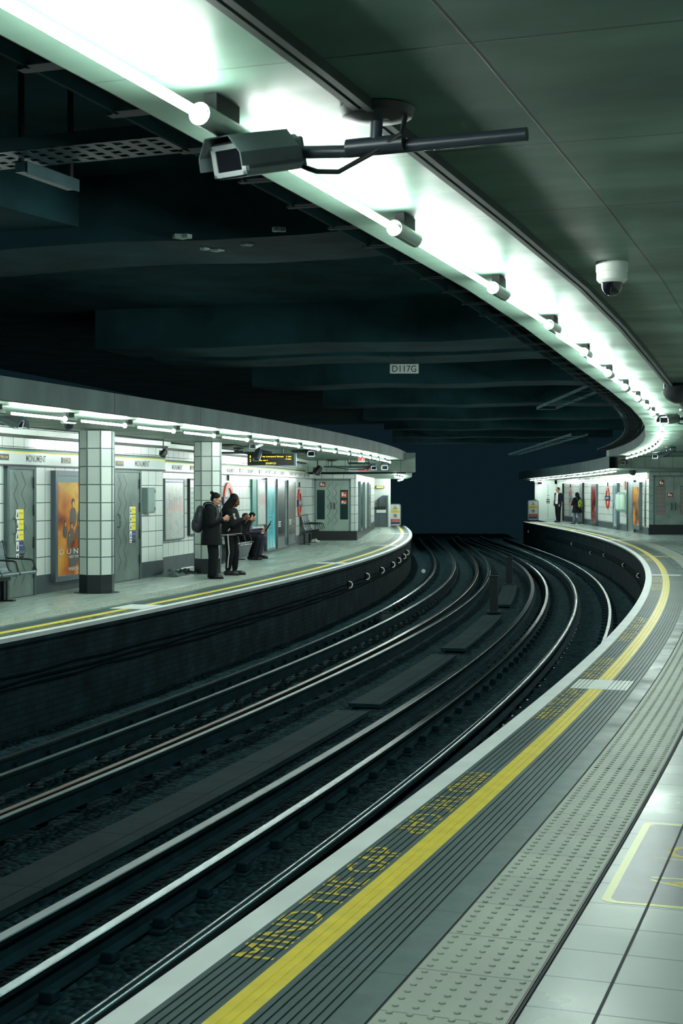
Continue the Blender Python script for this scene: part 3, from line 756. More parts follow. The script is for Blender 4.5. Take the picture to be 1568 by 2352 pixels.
# doors ------------------------------------------------------------
def zig(mb, x, z0, z1, n, amp, w=.012, y=-.052):
    pts = [(x + (amp if k % 2 else -amp), z0+(z1-z0)*k/n) for k in range(n+1)]
    for (a, b), (c, d) in zip(pts, pts[1:]): mb.quad((a-w/2, y, b), (a+w/2, y, b), (c+w/2, y, d), (c-w/2, y, d))
def notice(t, x, z, w, h, m1, words, left=M_signwh, y=-.053):
    o = part('notice', B(x, x+w, y-.003, y, z, z+h), m1, t)
    part('pictogram', MB().box(x, x+w*.36, y-.005, y-.003, z, z+h), left, o)
    part('pictogram_mark', MB().prism([(x+w*.09, z+h*.2), (x+w*.27, z+h*.2), (x+w*.18, z+h*.8)], y-.0065, y-.005), M_ink, o)
    text('notice_lettering', words, h*.16, w*.5, M_ink if m1 is M_signyel else M_signwh, o, x+w*.68, y-.0045, z+h*.6)
    return o
def single_door(name, W, x0, x1, notices, zz, n=.0):
    u0, u1 = xs_on(W, x0, .03), xs_on(W, x1, .03); p, rz = place(W, u0, 0); w = u1-u0
    t = thing(name, '', 'door', p, rz, kind='structure')
    mb = MB(); mb.box(0, .07, -.07, .02, 0, 2.02); mb.box(w-.07, w, -.07, .02, 0, 2.02); mb.box(0, w, -.07, .02, 1.97, 2.02); part('door_frame', mb, M_frame, t, bevel=.006)
    leaf = part('door_leaf', B(.07, w-.07, -.05, 0, .01, 1.97), M_steel, t)
    mb = MB(); zig(mb, .30, .2, 1.93, 10, .07, .018); zig(mb, .56, .2, 1.93, 10, .07, .018); part('zigzag_groove', mb, M_groove_d, leaf)
    for z in (.28, .75, 1.25, 1.68): part('hinge', MB().tube([(w-.085, -.065, z), (w-.085, -.065, z+.17)], .014, 8), M_dark, t, True)
    mb = MB(); mb.tube([(.22, -.055, .98), (.22, -.10, 1.0), (.22, -.10, 1.2), (.22, -.055, 1.22)], .011, 8); part('door_handle', mb, M_frame, leaf, True)
    return t, leaf, w
t, leaf, w = single_door('door_1', WA, 12, 79, 5, 1)
for k, (m1, tx_) in enumerate(((M_signyel, 'Danger'), (M_signyel, 'Caution'), (M_signyel, 'Caution'), (M_blue, 'Notice'), (M_ink, 'Fire'))):
    notice(leaf, w*.31, 1.21-.165*k if k < 4 else .605, w*.26, .145 if k < 4 else .07, m1, tx_)
t, leaf, w = single_door('door_2', WA, 256, 321, 5, 2)
for k, (m1, tx_) in enumerate(((M_signyel, 'Caution'), (M_signyel, 'Danger'), (M_signyel, 'Caution'), (M_blue, 'Notice'), (M_ink, 'Fire'))):
    notice(leaf, w*.58, 1.22-.15*k if k < 4 else .69, w*.22, .13 if k < 4 else .06, m1, tx_)
# poster frames ------------------------------------------------------
def art_mat(name, stops, scale, seed, stretch=(1, 1), dist=1.5):
    m, nt, b = new_mat(name); N = nt.nodes; L = nt.links
    uv = N.new('ShaderNodeUVMap'); mp = N.new('ShaderNodeMapping'); mp.inputs['Location'].default_value = (seed, seed*.7, 0); mp.inputs['Scale'].default_value = (stretch[0], stretch[1], 1)
    n = N.new('ShaderNodeTexNoise'); n.inputs['Scale'].default_value = scale; n.inputs['Detail'].default_value = 3; n.inputs['Distortion'].default_value = dist
    r = N.new('ShaderNodeValToRGB'); cr = r.color_ramp
    while len(cr.elements) < len(stops): cr.elements.new(.5)
    for e, (p, c) in zip(cr.elements, stops): e.position = p; e.color = lin(c)
    L.new(uv.outputs[0], mp.inputs[0]); L.new(mp.outputs[0], n.inputs[0]); L.new(n.outputs['Fac'], r.inputs[0]); L.new(r.outputs[0], b.inputs['Base Color'])
    b.inputs['Roughness'].default_value = .18; return m
def poster(label, W, x0, x1, z0, z1, m_art, m_fr=None, fw=.05, depth=.06, rev=False, group=None, extra=None, name='advertising_poster', cat='poster', dark=True, at=None):
    u0, u1 = (xs_on(W, x0, depth/2), xs_on(W, x1, depth/2)) if at is None else at
    u0, u1 = min(u0, u1), max(u0, u1); w = u1-u0; p, rz = place(W, (u0+u1)/2, 0)
    if rev: rz += PI
    t = thing(name, label, cat, p + Vector((0, 0, z0)), rz, group); h = z1-z0; y = -depth
    m_fr = m_fr or M_frame
    mb = MB(); mb.box(-w/2, -w/2+fw, y, 0, 0, h); mb.box(w/2-fw, w/2, y, 0, 0, h); mb.box(-w/2+fw, w/2-fw, y, 0, h-fw, h); mb.box(-w/2+fw, w/2-fw, y, 0, 0, fw); part('poster_frame', mb, m_fr, t, bevel=.004)
    mb = MB(); mb.quad((-w/2+fw, y+.012, fw), (w/2-fw, y+.012, fw), (w/2-fw, y+.012, h-fw), (-w/2+fw, y+.012, h-fw), [(0, 0), (1, 0), (1, 1), (0, 1)]); pr = part('printed_sheet', mb, m_art, t)
    if extra: extra(t, pr, w, h, y+.010)
    return t
def ov(mb, cx, cz, rx, rz_, y, n=18):
    i = len(mb.v)
    for k in range(n): a = 2*PI*k/n; mb.v.append((cx+rx*math.cos(a), y, cz+rz_*math.sin(a)))
    mb.face(range(i, i+n)); return mb
A_org = art_mat('orange_dune_print', [(.30, (96, 46, 28)), (.43, (196, 104, 44)), (.54, (226, 150, 66)), (.63, (226, 178, 78)), (.74, (206, 128, 92))], 1.5, 3.1, (1, 1.6), .4)
M_sil = mat('dark_silhouette_print', (46, 40, 40), .3); M_sil2 = mat('grey_silhouette_print', (92, 88, 86), .3); M_gold = mat('gold_print', (206, 160, 60), .3)
def film(t, pr, w, h, y, words=True):
    W2 = w*.43; bod, hair, face = MB(), MB(), MB()
    for q, (cx, cz, s) in enumerate(((.05*w, .70*h, 1.0), (.28*w, .68*h, .95), (-.20*w, .52*h, .62), (.0, .50*h, .7), (.21*w, .52*h, .72), (-.08*w, .42*h, .55), (.33*w, .42*h, .6))):
        ov(bod, cx, cz-.22*s, .13*s, .17*s, y-.0010-.0002*q); ov(hair, cx, cz+.012*s, .060*s, .078*s, y-.0030); ov(face, cx+.006, cz-.016*s, .044*s, .058*s, y-.0036)
    ov(bod, .06*w, .21*h, .20, .17, y-.0009)
    part('figure_print', bod, M_sil2, pr); part('hair_print', hair, M_sil, pr); part('face_print', face, M_gold, pr)
    part('header_band', MB().box(-W2, W2, y-.003, y-.001, h*.895, h*.95), M_frame, pr)
    if words:
        text('title_lettering', 'D U N E', .085, w*.74, M_signwh, pr, .0, y-.004, h*.265); text('title_lettering', 'PART TWO', .045, w*.36, M_signwh, pr, .1, y-.004, h*.215); text('date_lettering', 'MARCH 1', .06, w*.36, M_signwh, pr, .1, y-.004, h*.105)
poster('tall orange film poster in a grey frame, partly hidden by the tiled column', WA, 122, 196, .16, 1.97, A_org, fw=.09, depth=.09, extra=film, m_fr=mat('poster_grey_frame', (84, 98, 108), .35, metal=.3))
A_map = art_mat('pale_map_print', [(.3, (190, 204, 206)), (.46, (206, 216, 212)), (.56, (214, 202, 200)), (.66, (176, 192, 200))], 6, 1.3)
A_list = art_mat('pale_list_print', [(.35, (196, 210, 206)), (.6, (176, 192, 190))], 9, 4.4, (1, 4))
A_cyan = art_mat('cyan_print', [(.3, (38, 150, 170)), (.5, (92, 208, 220)), (.68, (178, 232, 232))], 1.6, 7.7, (1.5, .6))
A_dark = art_mat('dark_print', [(.35, (26, 36, 42)), (.55, (52, 64, 68)), (.75, (100, 112, 110))], 2.0, 2.2, (2.5, .8))
A_brown = art_mat('grey_brown_print', [(.3, (92, 92, 92)), (.5, (126, 112, 106)), (.7, (90, 98, 106))], 1.8, 9.2)
def mapx(t, pr, w, h, y):
    mb = MB()
    for k in range(9):
        x = -w*.36 + w*.09*k; z0 = h*(.42+.10*((k*7) % 4)/4); mb.box(x, x+w*.035, y-.002, y, z0, z0+h*(.1+.25*((k*5) % 3)/3))
    part('red_print', mb, mat('faded_red_print', (224, 172, 170), .4), pr)
    mb = MB()
    for k in range(5): mb.box(-w*.4+w*.1*k, -w*.4+w*.1*k+w*.3, y-.003, y-.002, h*(.56+.03*k), h*(.575+.03*k))
    part('grey_print', mb, mat('faded_grey_print', (150, 166, 176), .4), pr); part('header_print', B(-w*.45, w*.45, y-.003, y, h*.93, h*.955), mat('pale_violet_print', (140, 148, 196), .4), pr)
poster('pale underground map poster on the recessed wall, left of the man', WB, 376, 421, .63, 1.89, A_map, m_fr=M_frame, fw=.03, extra=mapx, name='map_poster')
def lst(t, pr, w, h, y):
    mb = MB()
    for k in range(9): mb.box(-w*.38, w*.3, y-.002, y, h*(.12+.088*k), h*(.125+.088*k)+.02)
    part('line_print', mb, mat('teal_print_line', (96, 130, 128), .4), pr)
poster('narrow pale timetable poster beside the second tiled column', WB, 433, 462, .68, 1.90, A_list, fw=.035, extra=lst, name='timetable_poster', m_fr=M_dark)
poster('pale map board with a broad green left edge behind the seated people', WB, 588, 609, .75, 1.93, A_map, fw=.03, extra=mapx, name='map_poster')
def cy(t, pr, w, h, y):
    mb = MB()
    for k in range(7): mb.box(-w*.3+.05*(k % 3), w*.1+.05*(k % 2), y-.002, y, h*(.30+.05*k), h*(.305+.05*k)+.012)
    part('line_print', mb, mat('teal_dark_print', (34, 92, 110), .4), pr); part('figure_print', ov(ov(MB(), w*.22, h*.72, .05, .1, y-.003), w*.25, h*.62, .07, .22, y-.0025), M_ink, pr)
poster('bright cyan advertising poster to the right of the seated people', WB, 609, 631, .06, 1.97, A_cyan, fw=.06, extra=cy)
def dk(t, pr, w, h, y): part('pale_print', MB().box(-w*.4, w*.4, y-.002, y, .05, h*.16), M_frame, pr); part('line_print', MB().box(-w*.38, -w*.1, y-.003, y-.001, h*.31, h*.325).box(-w*.38, -w*.1, y-.003, y-.001, h*.34, h*.355).box(-w*.38, -w*.1, y-.003, y-.001, h*.37, h*.385), M_signwh, pr)
poster('tall black advertising poster right of the cyan one', WB, 635, 654, .06, 1.96, A_dark, fw=.06, extra=dk)
poster('tall grey-brown advertising poster left of the distant roundel', WB, 660, 677, .10, 1.94, A_brown, fw=.06, extra=dk)
part('green_edge', B(-.0, .14, -.05, 0, 0, 1.17), mat('green_board_edge', (20, 124, 116), .35), None)
ge = bpy.data.objects['green_edge']; p, rz = place(WB, xs_on(WB, 578, .03), 0); ge.location = p + Vector((0, 0, .76)); ge.rotation_euler = (0, 0, rz); ge.scale = (4.4, 1, 1); tag(ge, 'upright green panel on the wall right behind the seated person with glasses', 'panel')
# roundels ----------------------------------------------------------
def roundel(label, p, rz, R=.42, pale=False, th=.085):
    t = thing('station_roundel', label, 'sign', p, rz, 'station roundels on the walls')
    mr = mat('roundel_red_pale', (226, 150, 138), .3) if pale else mat('roundel_red', (196, 66, 44), .3); mb_ = mat('roundel_blue_pale', (120, 140, 160), .3) if pale else mat('roundel_blue', (34, 44, 74), .3)
    K = 48; mb = MB()
    for y in (-.04,):
        a = [(R*math.cos(2*PI*k/K), R*math.sin(2*PI*k/K)) for k in range(K)]; r = R*.70; b = [(r*math.cos(2*PI*k/K), r*math.sin(2*PI*k/K)) for k in range(K)]
        for k in range(K):
            j = (k+1) % K
            mb.quad((a[j][0], y, a[j][1]), (b[j][0], y, b[j][1]), (b[k][0], y, b[k][1]), (a[k][0], y, a[k][1])); mb.quad((a[k][0], y, a[k][1]), (a[k][0], 0, a[k][1]), (a[j][0], 0, a[j][1]), (a[j][0], y, a[j][1])); mb.quad((b[j][0], y, b[j][1]), (b[j][0], 0, b[j][1]), (b[k][0], 0, b[k][1]), (b[k][0], y, b[k][1]))
    part('red_ring', mb, mr, t); bar_ = part('blue_bar', B(-R*1.22, R*1.22, -.055, 0, -R*.21, R*.21), mb_, t)
    text('name_lettering', 'MONUMENT', .085, R*2.0, M_signwh, bar_, 0, -.057, 0)
    part('hanging_stud', B(-.03, .03, -.04, 0, R*1.1, R*1.45), M_dark, t)
def wz(W, x, y, n=.04): u = xs_on(W, x, n); p, rz = place(W, u, .002); q = W.at(u, n); return Vector((p.x, p.y, zat(y, q.y))), rz
p, rz = wz(WB, 526, 1150); roundel('red roundel sign mostly hidden behind the woman with braids', p, rz, .43)
p, rz = wz(WB, 689, 1155); roundel('slim-looking red roundel with MONUMENT bar left of the grey double doors', p, rz, .43)
# box on the wall
p, rz = place(WA, xs_on(WA, 338, .05)); t = thing('wall_cabinet', 'small grey metal cabinet on tiles right of the second steel door', 'cabinet', p+Vector((0, 0, 1.22)), rz)
w_ = (xs_on(WA, 350, .1)-xs_on(WA, 333, .1)); part('cabinet_body', B(-w_*.4, w_*.6, -.12, 0, 0, .48), mat('grey_cabinet', (122, 142, 140), .4, metal=.2), t, bevel=.01); part('cabinet_door', B(-w_*.37, w_*.57, -.128, -.12, .02, .46), mat('grey_cabinet_door', (136, 156, 152), .4, metal=.2), t, bevel=.004)
for z in (.05, .38): part('hinge', B(w_*.5, w_*.57, -.135, -.128, z, z+.06), M_frame, t)
# ceiling line along the top of the wall: white trunking
for W, lab in ((WA, 'white cable trunking along the top of the opposite wall, left part'), (WB, 'white cable trunking along the top of the opposite wall, right part')):
    o0 = W.at(W.L/2, .1, 2.54); t = thing('cable_trunking', lab, 'trunking', o0); mb = MB(); mb2 = MB()
    for k in range(len(W.p)-1):
        a, b = W.c[k]+1e-4, W.c[k+1]
        P, Q = W.at(a, .16, 0), W.at(b, .16, 0); P0, Q0 = W.at(a, 0, 0), W.at(b, 0, 0)
        def r(v, z): return (v.x-o0.x, v.y-o0.y, z-o0.z)
        mb.quad(r(P, 2.50), r(Q, 2.50), r(Q, 2.585), r(P, 2.585)); mb.quad(r(P0, 2.50), r(Q0, 2.50), r(Q, 2.50), r(P, 2.50))
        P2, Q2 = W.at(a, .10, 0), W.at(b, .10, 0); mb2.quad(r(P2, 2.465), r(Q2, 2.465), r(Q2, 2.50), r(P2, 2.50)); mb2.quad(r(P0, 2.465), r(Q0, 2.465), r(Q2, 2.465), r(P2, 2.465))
    part('cover', mb, M_wht, t); part('black_batten', mb2, M_dark, t)  # black strip set back below the white cover

# tiled columns -------------------------------------------------------
M_coltile = grid_mat('column_tiles', (206, 218, 212), (60, 78, 84), .218, .29, .008, .2, noise=.05, nscale=2, var=.08, rvar=.05)
def column(x, y, R, ztop, label):
    t = thing('tiled_column', label, 'column', (x, y, 0), 0, 'octagonal tiled platform columns')
    a = [PI/8 + PI/4*k for k in range(8)]; P = [(R*math.cos(q), R*math.sin(q)) for q in a]; sl = (Vector(P[0])-Vector(P[1])).length
    mb = MB()
    for k in range(8):
        p, q = P[k], P[(k+1) % 8]; mb.quad((p[0], p[1], .29), (q[0], q[1], .29), (q[0], q[1], ztop), (p[0], p[1], ztop), [(.218*k, .29), (.218*k+.218, .29), (.218*k+.218, ztop), (.218*k, ztop)])
    part('tiled_shaft', mb, M_coltile, t)
    mb = MB()
    for k in range(8): p = P[k]; mb.tube([(p[0], p[1], .29), (p[0], p[1], ztop)], .011, 6)
    part('corner_strip', mb, M_frame, t); mb = MB(); mb.lathe([(R*1.01, 0), (R*1.01, .29)], 8, Matrix.Rotation(PI/8, 4, 'Z')); part('plinth', mb, mat('column_plinth', (22, 34, 38), .35), t)
    mb = MB(); mb.lathe([(R*1.3, .0), (R*1.3, .004)], 28); part('floor_collar', mb, M_strip, t)
column(-3.95, 23.2, .284, 2.60, 'tiled column on the opposite platform, nearer one, in front of the film poster')
column(-2.66, 28.6, .277, 2.60, 'tiled column behind the man with a backpack')

# grey enclosure with double doors at the far bend, left ---------------
y0 = 47.3; xa, xb = -1.02, .46
def zrow(py, d): return zat(py, d)
mb = MB(); zt = 2.66
mb.quad((xa, y0, 0), (xb+.03, y0, 0), (xb+.03, y0, 2.2), (xa, y0, 2.2), [(0, 0), (1.5, 0), (1.5, 2.2), (0, 2.2)]); mb.quad((xb+.03, y0, 0), (1.42, 62.2, 0), (1.42, 62.2, 2.2), (xb+.03, y0, 2.2), [(0, 0), (15, 0), (15, 2.2), (0, 2.2)]); struct('wall_enclosure', mb, M_tile)
mb = MB(); mb.quad((xa, y0-.02, .0), (xb+.05, y0-.02, 0), (xb+.05, y0-.02, .31), (xa, y0-.02, .31)); mb.quad((xb+.05, y0-.02, 0), (1.44, 62.2, 0), (1.44, 62.2, .31), (xb+.05, y0-.02, .31)); struct('baseboard_enclosure', mb, mat('black_skirting', (16, 26, 30), .5))
# bulkhead over it
yb = 44.7; mb = MB(); z0b, z1b = zat(1084.5, yb), zat(1040, yb); mb.quad((xa-.6, yb, z0b), (2.30, yb, z0b), (2.30, yb, z1b), (xa-.6, yb, z1b), [(0, 0), (3.4, 0), (3.4, .6), (0, .6)])
struct('wall_bulkhead_left', mb, grid_mat('bulkhead_panels', (176, 200, 188), (60, 76, 74), .5, 1.2, .006, .5, noise=.25, nscale=2))
mb = MB(); mb.quad((xa-.6, yb, z0b), (xa-.6, 66, z0b), (2.18, 66, z0b), (2.30, yb, z0b), [(0,0),(0,20),(3,20),(3,0)]); struct('ceiling', mb, M_soff)
t = thing('door_3', '', 'door', (-.89, y0-.005, .31), 0, kind='structure'); w = 1.20; h = 1.66
mb = MB(); mb.box(0, .05, -.05, .02, 0, h+.05); mb.box(w-.05, w, -.05, .02, 0, h+.05); mb.box(0, w, -.05, .02, h, h+.05); part('door_frame', mb, M_frame, t, bevel=.004)
for k in (0, 1):
    x = .05+(w-.1)/2*k; W2 = (w-.1)/2-.006; lf = part('door_leaf', B(x, x+W2, -.035, 0, 0, h), M_steel_l, t)
    gx = x+.03 if k == 0 else x+W2-.30
    part('glazed_panel', B(gx, gx+.26, -.042, -.035, .38, 1.35), mat('dark_green_glass', (34, 60, 62), .08), lf); mb = MB(); zig(mb, x+(W2-.12 if k == 0 else .10), .2, 1.55, 9, .05, .014, -.037); part('zigzag_groove', mb, M_groove_d, lf)
    part('door_handle', MB().tube([(x+(W2-.05 if k == 0 else .05), -.04, .72), (x+(W2-.05 if k == 0 else .05), -.07, .75), (x+(W2-.05 if k == 0 else .05), -.07, .90), (x+(W2-.05 if k == 0 else .05), -.04, .93)], .013, 6), M_dark, lf, True)
M_nred = mat('maroon_notice', (140, 44, 30), .4)
def small_notice(t, x, z, w, h, m, y=-.046, words=None):
    o = part('notice', B(x, x+w, y, y+.004, z, z+h), m, t)
    part('pictogram', B(x+w*.15, x+w*.45, y-.003, y, z+h*.25, z+h*.85), M_signwh, o); part('pictogram', B(x+w*.55, x+w*.8, y-.003, y, z+h*.2, z+h*.6), M_signwh, o)
small_notice(t, .17, 1.45, .19, .16, M_nred); small_notice(t, .87, 1.10, .20, .19, M_red); small_notice(t, .87, .88, .19, .13, M_red)
# side of the enclosure: posters and frames seen edge-on
WC = Path([(.49, 47.4), (.88, 53.5), (1.42, 62.2)])
for k, (a, b, m_) in enumerate(((1.0, 2.4, A_dark), (4.0, 5.6, A_list), (7.2, 8.8, A_brown))):
    poster('poster seen almost edge-on along the far corridor wall, %s from the double doors' % NTH[k], WC, 0, 0, .25, 1.95, m_, at=(a, b), fw=.06, depth=.10, group='edge-on posters past the double doors')
# pale round poster stand-outs and far equipment at the platform end
ye = 65.0
mb = MB(); mb.quad((1.40, ye, 0), (2.22, ye, 0), (2.22, ye, 2.2), (1.40, ye, 2.2), [(0, 0), (.8, 0), (.8, 2.2), (0, 2.2)]); struct('wall_platform_end', mb, M_wht)
p = gnd(848, 1210); t = thing('equipment_cabinet', 'grey equipment cabinet with rails and doors at the far platform end', 'cabinet', (1.40, ye-.45, 0))
M_cab = mat('equipment_grey', (84, 98, 104), .45, metal=.2)
b_ = part('cabinet_body', B(0, .62, 0, .4, 0, .78), M_cab, t, bevel=.01); part('cabinet_door', B(.02, .305, -.012, 0, .06, .58), M_cab, b_, bevel=.004); part('cabinet_door', B(.315, .60, -.012, 0, .06, .58), M_cab, b_, bevel=.004)
part('worktop', B(-.01, .63, -.03, .4, .61, .635), M_frame, t); part('white_label', B(.17, .60, -.018, -.01, .64, .77), M_wht, t); part('meter_row', B(.05, .6, .0, .3, .80, .90), M_dark, t)
mb = MB(); mb.tube([(.03, 0, .78), (.03, 0, 1.0), (.07, 0, 1.04), (.55, 0, 1.04), (.59, 0, 1.0), (.59, 0, .78)], .013, 8); part('guard_rail', mb, M_frame, t, True)
part('sloping_hood', MB().prism([(.28, .92), (.60, .92), (.60, 1.42), (.46, 1.42), (.28, 1.30)], .1, .4), M_cab, t); part('end_post', B(.63, .70, -.02, .4, 0, 1.42), M_frame, t)
t = thing('lit_exit_sign', 'small yellow lit sign on the white wall above the equipment cabinet', 'sign', (1.74, ye-.02, zat(1119, ye))); part('sign_case', B(-.19, .19, -.04, 0, -.06, .06), M_dark, t); part('sign_face', B(-.16, .16, -.045, -.04, -.04, .04), mat('lit_amber', (255, 214, 90), .4, emit=1.5), t)

# platform-end warning boards ----------------------------------------
def warn_board(x, y, w, h, label, z0=0):
    t = thing('warning_board', label, 'sign', (x, y, z0), 0, None)
    part('board_frame', MB().prism(rr(-w/2, w/2, 0, h, .09), -.02, .02), mat('board_grey_frame', (120, 132, 138), .35, metal=.4), t)
    f = part('board_face', MB().prism(rr(-w/2+.04, w/2-.04, .04, h-.04, .06), -.024, -.02), M_signwh, t)
    def tri(s, cz, y): return MB().prism([(-s, cz-s*.8), (s, cz-s*.8), (0, cz+s)], y-.002, y)
    part('warning_triangle', tri(.10, h*.83, -.024), M_ink, f); part('triangle_centre', tri(.072, h*.828, -.0265), M_signyel, f); part('bolt_mark', MB().prism([(-.015, h*.80), (.012, h*.80), (.0, h*.87)], -.0305, -.0285), M_ink, f)
    part('yellow_band', B(-w/2+.05, w/2-.05, -.027, -.024, h*.60, h*.71), M_signyel, f); text('band_lettering', 'Danger', .03, w*.4, M_ink, f, 0, -.028, h*.675); text('band_lettering', 'Live rails', .025, w*.5, M_ink, f, 0, -.028, h*.63)
    K = 20; ring = MB()
    for k in range(K):
        a, b = 2*PI*k/K, 2*PI*(k+1)/K; q = h*.46; ring.quad((.085*math.cos(b), -.026, q+.085*math.sin(b)), (.062*math.cos(b), -.026, q+.062*math.sin(b)), (.062*math.cos(a), -.026, q+.062*math.sin(a)), (.085*math.cos(a), -.026, q+.085*math.sin(a)))
    part('prohibition_ring', ring, M_ink, f); mb = MB().prism([(-.05, h*.46+.06), (-.06, h*.46+.045), (.05, h*.46-.06), (.06, h*.46-.045)][::-1], -.027, -.025); part('prohibition_bar', mb, M_ink, f); part('walking_figure', MB().prism([(-.02, h*.42), (.015, h*.42), (.02, h*.5), (0, h*.52), (-.025, h*.49)], -.026, -.0245), M_ink, f)
    part('red_band', B(-w/2+.05, w/2-.05, -.027, -.024, h*.20, h*.32), M_red, f); part('blue_band', B(-w/2+.05, w/2-.05, -.027, -.024, h*.08, h*.19), M_blue, f)
    text('band_lettering', 'Passengers must not', .022, w*.6, M_signwh, f, 0, -.028, h*.275); text('band_lettering', 'pass this point', .022, w*.5, M_signwh, f, 0, -.028, h*.225)
q = gnd(901, 1204); warn_board(q.x, 66.5*.995, 26*66.5/F, 51*66.5/F, 'white warning board with rounded grey frame at the end of the opposite platform')
q = gnd(1224, 1195); warn_board(q.x, q.y, 25*q.y/F, 46*q.y/F, 'white warning board with rounded grey frame at the end of the right-hand platform')

# right-hand platform far end ------------------------------------------
WR = Path([(12.28, 82), (12.02, 77), (11.72, 65.5), (11.62, 60), (11.42, 53.4)])
mb = MB(); zt = 2.36
for k in range(4):
    a, b = WR.p[k], WR.p[k+1]; mb.quad((a.x, a.y, .26), (b.x, b.y, .26), (b.x, b.y, zt+.1), (a.x, a.y, zt+.1), [(WR.c[k], .26), (WR.c[k+1], .26), (WR.c[k+1], zt), (WR.c[k], zt)])
struct('wall_right', mb, M_tile)
mb = MB()
for k in range(4):
    a, b = WR.at(WR.c[k]+1e-4, .015), WR.at(WR.c[k+1]-1e-4, .015); mb.quad((a.x, a.y, 0), (b.x, b.y, 0), (b.x, b.y, .26), (a.x, a.y, .26))
struct('baseboard_right', mb, M_skirt)
yf = 53.4
mb = MB(); mb.quad((11.42, yf, .36), (16, yf, .36), (16, yf, 2.95), (11.42, yf, 2.95), [(0, .36), (4.6, .36), (4.6, 2.95), (0, 2.95)]); struct('wall_right_front', mb, grid_mat('grey_green_wall_tiles', (126, 146, 138), (58, 72, 74), .40, .29, .008, .3, noise=.1, nscale=1.5, var=.08))
mb = MB(); mb.quad((11.42, yf-.02, 0), (16, yf-.02, 0), (16, yf-.02, .37), (11.42, yf-.02, .37)); struct('baseboard_front', mb, mat('black_skirting', (16, 26, 30), .5))
mb = MB(); mb.quad((11.03, 82, 0), (12.3, 82, 0), (12.3, 82, 2.4), (11.03, 82, 2.4), [(0, 0), (1, 0), (1, 2.4), (0, 2.4)]); struct('wall_end_right', mb, M_wht)
# wall beside the camera platform (outside the frame, on the right)
mb = MB(); sweep(mb, [(4.2, 3.0), (4.2, 0)], S0, 47, 1, vs=[3.0, 0]); struct('wall_near_right', mb, M_tile)
mb = MB(); mb.quad(main(47, 4.2, 0), (16, yf, 0), (16, yf, 3), main(47, 4.2, 3), [(0, 0), (5, 0), (5, 3), (0, 3)]); struct('wall_near_right', mb, M_tile)
# bulkhead where the right canopy drops
ybr = main(SB, 0).y; ybr = 46.4
xl = main(SB, .3).x
mb = MB(); zl, zh = zat(1075, ybr), zat(1052, ybr); mb.quad((xl, ybr, zl), (16, ybr, zl), (16, ybr, zh+.25), (xl, ybr, zh+.25), [(0, 0), (8, 0), (8, .6), (0, .6)]); mb.quad((xl, ybr, zl), (xl, ybr+2, zl), (xl, ybr+2, zh+.3), (xl, ybr, zh+.3)); struct('wall_bulkhead_right', mb, MATS['bulkhead_panels'])
def find_r(x, n=.03): return find(lambda u: WR.at(u, n), x, 0, WR.L, 3000)
frR, oR = frieze(WR, find_r(1302, .05), WR.L-.05, 2.09, 2.33, 'bright white MONUMENT name frieze above the far right-hand platform wall')
for x in (1330, 1345, 1362, 1376, 1416, 1440, 1466):
    u = find_r(x, .05); p, rz = place(WR, u, .052); o = text('name_lettering', 'MONUMENT', .09, .8, M_ink, frR, 0, 0, 0, bold=.0015); o.location = p - Vector((oR.x, oR.y, 0)) + Vector((0, 0, 2.20-oR.z)); o.rotation_euler = (0, 0, rz)
for x0, x1, l in ((1349, 1353, 'black Way out sign on the far right frieze, above the backpack woman'), (1438, 1442, 'black square sign on the far right frieze by the black speaker'), (1462, 1467, 'black sign at the right end of the far right frieze')):
    u0, u1 = find_r(x0, .05), find_r(x1, .05); p, rz = place(WR, (u0+u1)/2, .054); t = thing('way_out_sign', l, 'sign', p+Vector((0, 0, 2.15)), rz, 'small way out signs on the name friezes'); w = abs(u1-u0); part('sign_plate', B(-w/2, w/2, -.006, 0, 0, .09), M_signbk, t); text('sign_lettering', 'Way out', .04, w*.7, M_signyel, t, 0, -.0075, .045)
def rpost(label, x0, x1, z0, z1, m, **k): return poster(label, WR, 0, 0, z0, z1, m, at=(find_r(x0), find_r(x1)), **k)
A_red = art_mat('red_print', [(.3, (70, 26, 24)), (.5, (150, 50, 42)), (.66, (196, 150, 150)), (.74, (60, 40, 44))], 1.6, 5.1, (1, 1.4))
A_blue = art_mat('icy_blue_print', [(.3, (96, 120, 140)), (.5, (176, 196, 208)), (.65, (60, 80, 100))], 2.0, 6.3, (1.5, .8))
rpost('tall orange film poster nearest the corner on the far right-hand wall', 1456.5, 1473, .14, 1.96, A_org, fw=.16, depth=.12, extra=lambda t, pr, w, h, y: film(t, pr, w, h, y, False))
rpost('tall red film poster right of the woman with a green backpack', 1360, 1371.5, .10, 1.93, A_red, fw=.10, depth=.10)
rpost('tall icy blue film poster on the far right-hand wall', 1411.5, 1421, .05, 1.95, A_blue, fw=.10, depth=.12)
def rz_(x, y): u = find_r(x); p, rz = place(WR, u, .002); return Vector((p.x, p.y, zat(y, p.y))), rz
p, rz = rz_(1394.5, 1144); roundel('vivid red roundel on the far right-hand wall between two posters', p, rz, .47)
p, rz = rz_(1309, 1142); roundel('pale pink roundel between the man in a suit and the backpack woman', p, rz, .47, True)
